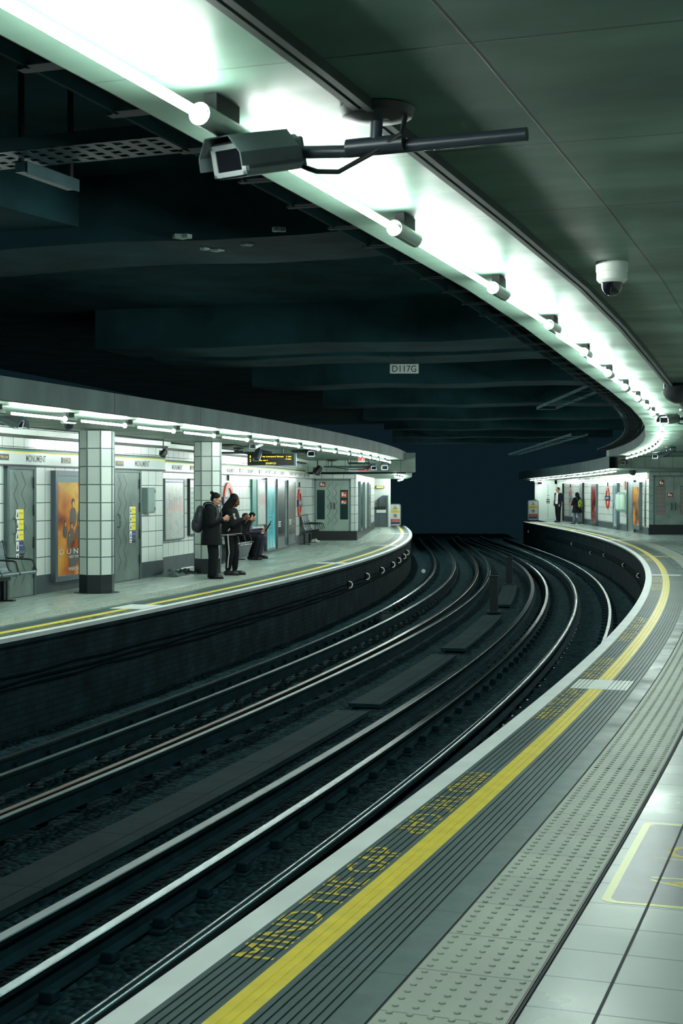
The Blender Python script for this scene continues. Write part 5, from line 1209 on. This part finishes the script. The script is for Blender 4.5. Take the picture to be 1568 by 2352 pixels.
# ------------------------------------------------------------------ people
M_skin_l = mat('light_skin', (190, 142, 120), .6, spec=.2); M_skin_b = mat('brown_skin', (104, 66, 52), .6, spec=.2); M_skin_t = mat('tan_skin', (188, 142, 116), .5)
M_hair = mat('black_hair', (12, 13, 16), .7, spec=.15); M_black = mat('black_cloth', (13, 17, 21), .85, bump=.3, bscale=20, spec=.2); M_black2 = mat('black_shoe_leather', (12, 16, 20), .4)
M_navy = mat('navy_suit', (24, 30, 46), .8, spec=.2); M_purple = mat('dark_purple_coat', (46, 38, 66), .6, noise=.3, nscale=8, bump=.4, bscale=14); M_shirt = mat('white_shirt', (224, 228, 224), .6)
M_jean = mat('pale_grey_jeans', (96, 106, 130), .8); M_lens = mat('spectacle_frame', (18, 20, 26), .3); M_lip = mat('lip_tone', (120, 66, 60), .5); M_eye = mat('eye_dark', (24, 20, 22), .3)
def V(*a): return Vector(a)
class Blob(MB):
    def seg(self, p0, r0, p1, r1, n=12, fx=1, fy=1):
        p0, p1 = Vector(p0), Vector(p1); K = 6
        self.tube([p0.lerp(p1, q/K) for q in range(K+1)], 0, n, True, [r0+(r1-r0)*q/K for q in range(K+1)])
        self.ell(p0, (r0, r0, r0), 12, 8); self.ell(p1, (r1, r1, r1), 12, 8); return self
    def chain(self, *pr):
        for (p0, r0), (p1, r1) in zip(pr, pr[1:]): self.seg(p0, r0, p1, r1)
        return self
    def trunk(self, prof, n=28):
        """rings (x, y, z, rx, ry) from the bottom up"""
        rings = []
        for x, y, z, rx, ry in prof:
            rings.append([self.vert((x+rx*math.cos(2*PI*j/n), y+ry*math.sin(2*PI*j/n), z)) for j in range(n)])
        for A, B_ in zip(rings, rings[1:]):
            for j in range(n): self.face((A[j], A[(j+1) % n], B_[(j+1) % n], B_[j]))
        self.face(rings[0][::-1]); self.face(rings[-1]); return self
    def hand(self, w, d, up, side, curl=.5, s=1.0):
        """w wrist, d pointing to the fingertips, up = back of the hand, side = thumb side"""
        w, d, up, side = Vector(w), Vector(d).normalized(), Vector(up).normalized(), Vector(side).normalized()
        for k in range(4):
            o = side*(.030-.020*k)*s; b = w+d*(.085-.004*abs(k-1.3))*s+o; L = (.075, .082, .078, .062)[k]*s
            self.seg(w+d*.012*s+o*.7, .013*s, b, .0115*s)
            a1 = curl*.9; m = b + (d*math.cos(a1)-up*math.sin(a1))*L*.5; a2 = curl*2.0; e = m + (d*math.cos(a2)-up*math.sin(a2))*L*.5
            self.seg(b, .010*s, m, .009*s); self.seg(m, .009*s, e, .0078*s)
        t0 = w+side*.026*s+d*.025*s; t1 = t0+(side*.75+d*.65-up*.25).normalized()*.042*s; t2 = t1+(side*.15+d*.9-up*.4).normalized()*.034*s
        self.seg(t0, .013*s, t1, .011*s); self.seg(t1, .011*s, t2, .009*s); return self
def bake(name, mb, vox, m, parent, smooth=3):
    me = mb.mesh(name); me.uv_layers.clear() if me.uv_layers else None
    o = bpy.data.objects.new(name, me); COL.objects.link(o)
    r = o.modifiers.new('r', 'REMESH'); r.mode = 'VOXEL'; r.voxel_size = vox; r.use_smooth_shade = True
    s = o.modifiers.new('s', 'SMOOTH'); s.factor = .5; s.iterations = smooth
    dg = bpy.context.evaluated_depsgraph_get(); me2 = bpy.data.meshes.new_from_object(o.evaluated_get(dg), depsgraph=dg)
    bpy.data.objects.remove(o); bpy.data.meshes.remove(me); me2.materials.clear(); return link(name, me2, m, parent, True)
def head_mb(b, c, pitch, s=1.0, yaw=0):
    """head of the body blob: c = centre, facing +y, pitch down (rad)"""
    M = Matrix.Translation(c) @ Matrix.Rotation(yaw, 4, 'Z') @ Matrix.Rotation(-pitch, 4, 'X') @ Matrix.Scale(s, 4)
    b.ell((0, -.012, .028), (.074, .092, .088), 20, 14, M); b.ell((0, .022, -.02), (.062, .072, .082), 18, 12, M); b.ell((0, .048, -.078), (.036, .034, .028), 14, 10, M)
    b.ell((0, .094, -.022), (.013, .020, .018), 10, 8, M); b.ell((0, .086, .004), (.010, .014, .026), 10, 8, M); b.ell((0, .082, -.055), (.022, .010, .010), 10, 8, M)
    b.ell((0, .070, .026), (.05, .02, .012), 12, 8, M)
    for sx in (-1, 1): b.ell((sx*.076, -.008, -.01), (.010, .020, .032), 10, 8, M); b.ell((sx*.042, .052, -.028), (.022, .025, .022), 10, 8, M)
    return M
def face_bits(t, M, m_skin=None, specs=False):
    e = MB()
    for sx in (-1, 1): e.ell((sx*.031, .083, .004), (.012, .007, .007), 10, 6, M)
    part('eyes', e, M_eye, t, True); br = MB()
    for sx in (-1, 1): br.ell((sx*.033, .086, .026), (.019, .006, .005), 10, 6, M)
    part('eyebrows', br, M_hair, t, True); part('mouth', MB().ell((0, .0925, -.054), (.021, .004, .006), 12, 6, M), M_lip, t, True)
    if specs:
        g = MB()
        for sx in (-1, 1): g.tube([M @ V(sx*.034+.024*math.cos(a), .101, .003+.018*math.sin(a)) for a in [2*PI*k/14 for k in range(15)]], .0028, 6); g.tube([M @ V(sx*.058, .10, .008), M @ V(sx*.078, .04, .012), M @ V(sx*.080, -.01, .006)], .0028, 6)
        g.tube([M @ V(-.011, .103, .006), M @ V(.011, .103, .006)], .003, 6); part('spectacles', g, M_lens, t, True)
def shoe(b, ank, fwd, L=.27, w=.048):
    a = Vector(ank); f = Vector(fwd).normalized(); g = V(a.x, a.y, 0)
    b.seg(g-f*.055+V(0, 0, .045), .042, g+f*(L*.45)+V(0, 0, .040), w*.86); b.seg(g+f*(L*.45)+V(0, 0, .038), w*.84, g+f*(L*.66)+V(0, 0, .032), w*.66)
    b.seg(g-f*.02+V(0, 0, .05), .045, a+V(0, 0, .03), .047); return b
def sole(t, ank, fwd, L=.27):
    a = Vector(ank); f = Vector(fwd).normalized(); r = V(f.y, -f.x, 0); g = V(a.x, a.y, 0); P = []
    for k in range(16):
        q = 2*PI*k/16; u, v = math.cos(q), math.sin(q); P.append(g+f*(L*.285+u*L*.51)+r*v*(.045+.006*u))
    mb = MB(); mb.v = [(p.x, p.y, 0) for p in P]+[(p.x, p.y, .018) for p in P]; mb.face(range(16)[::-1]); mb.face(range(16, 32))
    for k in range(16): mb.face((k, (k+1) % 16, 16+(k+1) % 16, 16+k))
    return mb
def hair_cap(b, M, back=0): b.ell((0, -.026-back, .046), (.082, .094, .084), 20, 12, M); b.ell((0, -.06, -.0), (.068, .050, .062), 16, 10, M); return b

# 1 ---- man with backpack and phone -------------------------------------------------
c = gnd(487, 1329); H = 1.0
T1 = thing('person', 'man in long black coat with hair bun and backpack, looking at a phone', 'person', (c.x, c.y, 0), -PI/2-.12)
b = Blob(); hc = V(0, .075, 1.475); M = head_mb(b, hc, .42)
b.chain((V(0, .0, 1.30), .055), (V(0, .045, 1.40), .052)); b.trunk([(0, -.02, .80, .15, .10), (0, -.01, 1.0, .14, .10), (0, 0, 1.2, .16, .11), (0, 0, 1.30, .12, .08)])
ARM = {-1: (V(-.185, .0, 1.28), V(-.22, .02, 1.04), V(-.07, .21, 1.10)), 1: (V(.185, .0, 1.28), V(.22, .02, 1.04), V(.05, .22, 1.12))}
LEG = {-1: (V(-.09, -.01, .84), V(-.10, .02, .45), V(-.10, -.02, .09)), 1: (V(.09, 0, .84), V(.10, .04, .45), V(.11, .03, .09))}
for s_ in (-1, 1):
    b.chain((ARM[s_][0], .045), (ARM[s_][1], .038), (ARM[s_][2], .026)); b.chain((LEG[s_][0], .075), (LEG[s_][1], .052), (LEG[s_][2], .036))
b.hand(ARM[1][2], (-.25, .9, .15), (.9, .1, .3), (.1, .1, 1), .75); b.hand(ARM[-1][2], (.35, .9, .12), (-.9, .2, .2), (.1, .1, 1), .75)
body = bake('body', b, .0065, M_skin_l, T1, 2); face_bits(T1, M, specs=True)
hb = Blob(); hair_cap(hb, M); hb.ell((0, -.125, .085), (.034, .036, .034), 14, 10, M); hb.seg(M @ V(0, -.07, .08), .022, M @ V(0, -.11, .085), .02); bake('hair_bun_and_hair', hb, .006, M_hair, T1, 2)
cb = Blob(); cb.trunk([(0, -.01, .63, .26, .205), (0, -.01, .72, .25, .195), (0, -.01, .95, .225, .165), (0, -.01, 1.12, .225, .155), (0, -.01, 1.24, .225, .145), (0, 0, 1.32, .17, .12), (0, .02, 1.37, .09, .085)])
for s_ in (-1, 1): cb.chain((ARM[s_][0], .088), (ARM[s_][1], .075), (ARM[s_][2].lerp(ARM[s_][1], .18), .052))
cb.ell((0, -.075, 1.375), (.125, .10, .065), 18, 10); cb.ell((0, -.02, 1.39), (.10, .09, .04), 16, 8); bake('coat', cb, .009, M_black, T1, 3)
tb = Blob()
for s_ in (-1, 1): tb.chain((LEG[s_][0], .10), (LEG[s_][1], .092), (LEG[s_][2]+V(0, 0, .0), .085))
bake('trousers', tb, .009, M_black, T1, 2)
for s_ in (-1, 1): o = bake('shoe', shoe(Blob(), LEG[s_][2], (.05*s_, 1, 0)), .006, M_black2, T1, 2); part('sole', sole(T1, LEG[s_][2], (.05*s_, 1, 0)), M_dark, o)
T1b = thing('backpack', 'dark grey backpack on the back of the man in the long coat', 'backpack', (c.x, c.y, 0), T1.rotation_euler[2])
bb = Blob(); bb.ell((0, -.24, 1.10), (.155, .115, .20), 22, 14); bb.ell((0, -.27, 1.00), (.15, .105, .15), 20, 12); bb.ell((0, -.22, 1.25), (.12, .085, .12), 18, 10)
bake('bag_body', bb, .009, mat('dark_grey_nylon', (34, 42, 50), .55, bump=.3, bscale=16), T1b, 3); pb = Blob(); pb.ell((0, -.345, 1.0), (.11, .045, .12), 18, 10); bake('front_pocket', pb, .008, mat('dark_grey_nylon', (34, 42, 50), .55), T1b, 2)
for s_ in (-1, 1): part('shoulder_strap', MB().tube([V(s_*.10, -.17, 1.30), V(s_*.115, -.09, 1.405), V(s_*.13, .02, 1.40), V(s_*.15, .115, 1.33), V(s_*.17, .145, 1.20), V(s_*.20, .10, 1.06)], .013, 8), mat('grey_strap', (70, 80, 84), .6), T1b, True)
t = thing('mobile_phone', 'mobile phone held by the man in the long black coat', 'phone', Vector((c.x, c.y, 0)) + Matrix.Rotation(T1.rotation_euler[2], 3, 'Z') @ V(-.005, .345, 1.15), T1.rotation_euler[2]); part('phone_body', MB().box(-.036, .036, -.07, .07, -.004, .004, Matrix.Rotation(.3, 4, 'X')), mat('phone_black', (24, 28, 34), .2), t, bevel=.002); part('screen', MB().box(-.033, .033, -.066, .066, .004, .0048, Matrix.Rotation(.3, 4, 'X')), mat('lit_screen', (190, 190, 180), .2, emit=.4), t)

# 2 ---- woman with braids -----------------------------------------------------------
c = gnd(532, 1321)
T2 = thing('person', 'woman with long dark braids in black bomber jacket and side-striped trousers', 'person', (c.x, c.y, 0), -PI/2-.15)
b = Blob(); hc = V(0, .065, 1.435); M = head_mb(b, hc, .40, .97); b.chain((V(0, -.01, 1.24), .05), (V(0, .03, 1.36), .046)); b.trunk([(0, 0, .78, .15, .12), (0, 0, 1.0, .13, .10), (0, 0, 1.2, .14, .10), (0, 0, 1.26, .10, .08)])
ARM = {-1: (V(-.17, 0, 1.22), V(-.20, .05, .98), V(-.05, .24, 1.08)), 1: (V(.17, 0, 1.22), V(.20, .05, .98), V(.06, .24, 1.09))}
LEG = {-1: (V(-.09, -.02, .82), V(-.09, .05, .44), V(-.10, .04, .09)), 1: (V(.10, -.03, .82), V(.10, -.01, .44), V(.09, -.05, .09))}
for s_ in (-1, 1): b.chain((ARM[s_][0], .042), (ARM[s_][1], .036), (ARM[s_][2], .024)); b.chain((LEG[s_][0], .08), (LEG[s_][1], .052), (LEG[s_][2], .036))
b.hand(ARM[1][2], (-.25, .85, .35), (.9, .1, .3), (.1, .1, 1), .8, .95); b.hand(ARM[-1][2], (.35, .85, .35), (-.9, .2, .2), (.1, .1, 1), .8, .95)
bake('body', b, .0065, M_skin_b, T2, 2); face_bits(T2, M)
hb = Blob(); hair_cap(hb, M, .004); hb.ell((0, -.05, .075), (.088, .09, .07), 18, 12, M)
rnd = random.Random(4)
for k in range(15):
    x = -.10+.2*k/14; y0 = -.05-.05*math.cos((k-7)/7*1.3); hb.chain((M @ V(x*.75, y0, .05), .026), (V(x*1.1, -.09-rnd.uniform(0, .03), 1.37), .029), (V(x*1.35, -.155-rnd.uniform(0, .03), 1.24), .028), (V(x*1.45, -.185-rnd.uniform(0, .03), 1.12-rnd.uniform(0, .06)), .018))
for s_ in (-1, 1):
    for q in range(3): hb.chain((M @ V(s_*.07, .02-.03*q, .05), .028), (M @ V(s_*.09, .0-.035*q, -.05), .028), (V(s_*.13, -.02-.04*q, 1.30), .026), (V(s_*.15, -.03-.05*q, 1.18), .016))
bake('braided_hair', hb, .0055, M_hair, T2, 0)
jb = Blob(); jb.trunk([(0, 0, .76, .19, .175), (0, 0, .80, .215, .20), (0, -.005, .92, .225, .205), (0, -.01, 1.08, .22, .18), (0, -.01, 1.18, .205, .15), (0, 0, 1.255, .15, .12), (0, .015, 1.30, .08, .08)])
for s_ in (-1, 1): jb.chain((ARM[s_][0], .085), (ARM[s_][1], .082), (ARM[s_][2].lerp(ARM[s_][1], .15), .052))
jk = bake('bomber_jacket', jb, .009, M_black, T2, 3); M_wst = mat('white_stripe', (214, 206, 200), .6)
def ring(z, rx, ry, r, mtl, y0=0, par=None): part('hem_stripe', MB().tube([V(rx*math.cos(a), y0+ry*math.sin(a), z+.012*math.sin(a)) for a in [2*PI*k/36 for k in range(37)]], r, 6), mtl, par, True)
ring(.800, .214, .199, .0042, M_wst, 0, jk); ring(.782, .204, .189, .0042, M_wst, 0, jk)
part('pocket_stripe', MB().tube([V(.222, -.02, .865), V(.228, .05, .955), V(.222, .075, .985)], .011, 8), M_wst, jk, True)
part('letter_patch', MB().box(.205, .222, .06, .11, 1.09, 1.20).box(.205, .222, .11, .135, 1.09, 1.13), M_wst, jk, bevel=.006); part('collar_stripe', MB().tube([V(.075, -.06, 1.30), V(.10, .0, 1.285), V(.085, .06, 1.265)], .006, 6), M_wst, jk, True)
tb = Blob()
for s_ in (-1, 1): tb.chain((LEG[s_][0], .105), (LEG[s_][1], .082), (LEG[s_][2]+V(0, 0, .05), .058))
tr = bake('trousers', tb, .009, M_black, T2, 2)
part('side_stripe', MB().tube([V(.200, -.03, .80), V(.197, -.02, .62), V(.181, -.008, .44), V(.166, -.03, .30), V(.149, -.045, .15)], .011, 6), M_wst, tr, True); part('side_stripe', MB().tube([V(-.19, -.02, .80), V(-.172, .05, .44), V(-.155, .04, .16)], .011, 6), M_wst, tr, True)
for s_ in (-1, 1): o = bake('shoe', shoe(Blob(), LEG[s_][2], (.04*s_, 1, 0), .28, .052), .006, M_black2, T2, 2); part('sole', sole(T2, LEG[s_][2], (.04*s_, 1, 0), .28), M_dark, o); part('ankle_sock', MB().lathe([(.045, .115), (.048, .15)], 14, Matrix.Translation((LEG[s_][2].x, LEG[s_][2].y, 0))), M_skin_t, o, True)

# 3, 4 ---- the two seated people ------------------------------------------------------
def seated(px_, dep, label, skin, coat, hair_m, pitch, hands, specs=False, pants=M_black, rz=-PI/2-.05):
    c = Vector(((px_-784)/F*dep, dep, 0)); T = thing('person', label, 'person', c, rz)      # origin under the hips, knees towards +y
    b = Blob(); hc = V(0, .10, .99); M = head_mb(b, hc, pitch, .95); b.chain((V(0, -.05, .88), .05), (V(0, .04, .94), .046)); b.trunk([(0, -.02, .50, .16, .12), (0, -.04, .7, .14, .10), (0, -.06, .85, .14, .09), (0, -.05, .90, .09, .07)])
    A = {-1: (V(-.17, -.05, .84), V(-.21, .05, .64), hands[0]), 1: (V(.17, -.05, .84), V(.21, .05, .64), hands[1])}
    L = {-1: (V(-.09, .0, .53), V(-.10, .36, .52), V(-.10, .20, .10)), 1: (V(.09, 0, .53), V(.10, .36, .52), V(.09, .28, .10))}
    for s_ in (-1, 1): b.chain((A[s_][0], .042), (A[s_][1], .036), (A[s_][2], .024)); b.chain((L[s_][0], .085), (L[s_][1], .058), (L[s_][2], .038)); d = (A[s_][2]-A[s_][1]); b.hand(A[s_][2], d, (s_*.9, .1, .3), (0, .1, 1), .8, .92)
    bake('body', b, .0075, skin, T, 2); face_bits(T, M, specs=specs); hb = Blob(); hair_cap(hb, M, .002); bake('hair', hb, .007, hair_m, T, 2)
    cb = Blob(); cb.trunk([(0, .02, .47, .20, .18), (0, -.01, .60, .20, .165), (0, -.04, .76, .20, .14), (0, -.05, .87, .16, .11), (0, -.03, .93, .085, .075)])
    for s_ in (-1, 1): cb.chain((A[s_][0], .078), (A[s_][1], .070), (A[s_][2].lerp(A[s_][1], .15), .048)); cb.chain((L[s_][0], .115), (L[s_][0].lerp(L[s_][1], .45), .10))
    bake('coat', cb, .009, coat, T, 3); tb = Blob()
    for s_ in (-1, 1): tb.chain((L[s_][0], .105), (L[s_][1], .082), (L[s_][2]+V(0, 0, .02), .066))
    bake('trousers', tb, .009, pants, T, 2)
    for s_ in (-1, 1): o = bake('shoe', shoe(Blob(), L[s_][2], (.1*s_, 1, 0), .27, .05), .007, M_black2, T, 2); part('sole', sole(T, L[s_][2], (.1*s_, 1, 0)), M_dark, o)
    return T, c
T3, c3 = seated(570, 34.7, 'seated person in dark purple coat reading a black folder on the bench', M_skin_t, M_purple, M_hair, .45, (V(-.10, .36, .70), V(.13, .34, .66)), pants=mat('dark_purple_trousers', (36, 32, 54), .7))
R3 = Matrix.Rotation(T3.rotation_euler[2], 3, 'Z')
t = thing('folder', 'black folder with white lines held by the seated person in purple', 'folder', c3 + R3 @ V(.02, .47, .74), T3.rotation_euler[2]); Mf = Matrix.Rotation(.25, 4, 'Y') @ Matrix.Rotation(-.55, 4, 'X')
part('cover', MB().box(-.16, .16, -.006, .006, -.13, .16, Mf), M_signbk, t, bevel=.003)
mb = MB()
for k in range(4): mb.box(-.165, -.160, -.10, -.02, .02+.03*k, .032+.03*k)
part('page_block', MB().box(-.15, .15, -.012, -.006, -.12, .15, Mf), M_black, t); lines = MB()
for k in range(5): lines.box(.03, .14, .006, .008, .0+.03*k, .012+.03*k, Mf)
part('white_lines', lines, M_signwh, t)
T4, c4 = seated(556, 34.05, 'seated person with hands raised to spectacles, mostly behind the woman with braids', M_skin_l, M_black, mat('dark_brown_hair', (34, 28, 28), .5), .1, (V(-.07, .20, .96), V(.07, .21, .96)), specs=True)

# 5 ---- man in a suit at the far end ---------------------------------------------------
c = gnd(1281, 1199)
T5 = thing('person', 'man in navy suit and white shirt standing near the white end door', 'person', (c.x, c.y, 0), PI/2+.55)
b = Blob(); M = head_mb(b, V(0, .02, 1.67), .0, 1.05, .1); b.chain((V(0, -.01, 1.48), .06), (V(0, .0, 1.58), .055)); b.trunk([(0, 0, .92, .15, .10), (0, 0, 1.2, .15, .11), (0, 0, 1.4, .17, .11), (0, 0, 1.48, .12, .08)])
A = {-1: (V(-.20, -.01, 1.45), V(-.25, -.03, 1.15), V(-.22, .07, .93)), 1: (V(.20, -.01, 1.45), V(.26, -.04, 1.17), V(.20, .08, .96))}
L = {-1: (V(-.10, 0, .95), V(-.11, .02, .50), V(-.13, .04, .09)), 1: (V(.10, 0, .95), V(.12, -.02, .50), V(.13, -.10, .09))}
for s_ in (-1, 1): b.chain((A[s_][0], .045), (A[s_][1], .040), (A[s_][2], .028)); b.chain((L[s_][0], .085), (L[s_][1], .058), (L[s_][2], .038)); b.hand(A[s_][2], (0, .25, -1), (s_, 0, 0), (0, 1, 0), .3)
bake('body', b, .009, M_skin_l, T5, 2); face_bits(T5, M, specs=True); hb = Blob(); hair_cap(hb, M); bake('hair', hb, .008, M_hair, T5, 2)
sb = Blob(); sb.trunk([(0, .015, .95, .155, .115), (0, .02, 1.2, .16, .125), (0, .015, 1.4, .16, .115), (0, .01, 1.50, .075, .075)]); bake('shirt', sb, .01, M_shirt, T5, 2)
jb = Blob(); jb.trunk([(0, -.035, .82, .205, .125), (0, -.035, 1.0, .20, .12), (0, -.03, 1.2, .195, .118), (0, -.03, 1.4, .205, .112), (0, -.02, 1.47, .16, .09), (0, -.02, 1.51, .08, .06)])
for s_ in (-1, 1): jb.chain((A[s_][0], .072), (A[s_][1], .062), (A[s_][2].lerp(A[s_][1], .12), .045)); jb.seg(V(s_*.13, .06, 1.42), .045, V(s_*.15, .075, .90), .06)
bake('suit_jacket', jb, .01, M_navy, T5, 2); part('tie', MB().box(-.022, .022, .135, .150, 1.08, 1.46), M_navy, T5, bevel=.005); tb = Blob()
for s_ in (-1, 1): tb.chain((L[s_][0], .11), (L[s_][1], .085), (L[s_][2]+V(0, 0, -.02), .078))
bake('trousers', tb, .01, M_black, T5, 2)
for s_ in (-1, 1): o = bake('shoe', shoe(Blob(), L[s_][2], (.2*s_, 1, 0), .28), .008, M_black2, T5, 1)
# 6 ---- woman with green backpack --------------------------------------------------------
c = V(11.5, 70.2, 0)
T6 = thing('person', 'person in dark hooded coat seen from behind, wearing a green patterned backpack', 'person', c, PI/2-.95)
b = Blob(); M = head_mb(b, V(0, .02, 1.42), .2, 1.0, 0); b.chain((V(0, 0, 1.24), .055), (V(0, .0, 1.34), .05)); b.trunk([(0, 0, .80, .14, .10), (0, 0, 1.1, .14, .10), (0, 0, 1.25, .14, .09)])
A = {-1: (V(-.18, 0, 1.22), V(-.24, .05, .98), V(-.16, .20, .95)), 1: (V(.18, 0, 1.22), V(.24, .05, .98), V(.16, .20, .95))}
L = {-1: (V(-.09, 0, .80), V(-.10, .05, .44), V(-.10, .10, .09)), 1: (V(.09, 0, .80), V(.10, -.02, .44), V(.10, -.12, .10))}
for s_ in (-1, 1): b.chain((A[s_][0], .042), (A[s_][1], .036), (A[s_][2], .026)); b.chain((L[s_][0], .08), (L[s_][1], .055), (L[s_][2], .037)); b.hand(A[s_][2], (0, 1, 0), (s_, 0, 0), (0, 0, 1), .6)
bake('body', b, .009, M_skin_t, T6, 2); face_bits(T6, M); hb = Blob(); hair_cap(hb, M, .01); hb.ell((0, -.03, .0), (.10, .11, .13), 16, 10, M); hb.ell((0, -.04, -.12), (.12, .10, .10), 16, 10, M); bake('hood', hb, .009, M_black, T6, 2)
# leave the face free of the hood
cb = Blob(); cb.trunk([(0, 0, .55, .28, .24), (0, 0, .70, .25, .20), (0, 0, .95, .21, .16), (0, 0, 1.15, .20, .14), (0, 0, 1.25, .16, .12), (0, .0, 1.31, .09, .08)])
for s_ in (-1, 1): cb.chain((A[s_][0], .082), (A[s_][1], .075), (A[s_][2], .055))
bake('coat', cb, .01, M_black, T6, 3); tb = Blob()
for s_ in (-1, 1): tb.chain((L[s_][0], .095), (L[s_][1], .078), (L[s_][2]+V(0, 0, .06), .062))
bake('trousers', tb, .01, M_jean, T6, 2)
for s_ in (-1, 1): o = bake('boot', shoe(Blob(), L[s_][2]+V(0, 0, .06), (.1*s_, 1, 0), .26, .052), .008, mat('brown_boot', (46, 42, 42), .5), T6, 1)
T6b = thing('backpack', 'green and black patterned backpack worn by the hooded person', 'backpack', c, T6.rotation_euler[2]); bb = Blob(); bb.ell((0, -.24, 1.0), (.15, .10, .22), 20, 12); bb.ell((0, -.24, .90), (.15, .11, .14), 18, 10)
def camo():
    m, nt, b_ = new_mat('green_pattern'); N = nt.nodes; L_ = nt.links; tc = N.new('ShaderNodeTexCoord'); n = N.new('ShaderNodeTexNoise'); n.inputs['Scale'].default_value = 9; r = N.new('ShaderNodeValToRGB'); r.color_ramp.interpolation = 'CONSTANT'
    r.color_ramp.elements[0].color = lin((120, 138, 34)); r.color_ramp.elements[1].position = .5; r.color_ramp.elements[1].color = lin((38, 58, 30)); L_.new(tc.outputs['Object'], n.inputs[0]); L_.new(n.outputs[0], r.inputs[0]); L_.new(r.outputs[0], b_.inputs[0]); return m
bake('bag_body', bb, .01, camo(), T6b, 2)
for s_ in (-1, 1): part('shoulder_strap', MB().tube([V(s_*.09, -.17, 1.15), V(s_*.10, -.09, 1.29), V(s_*.12, .04, 1.30), V(s_*.14, .13, 1.18), V(s_*.17, .10, 1.0)], .014, 8), M_dark, T6b, True)
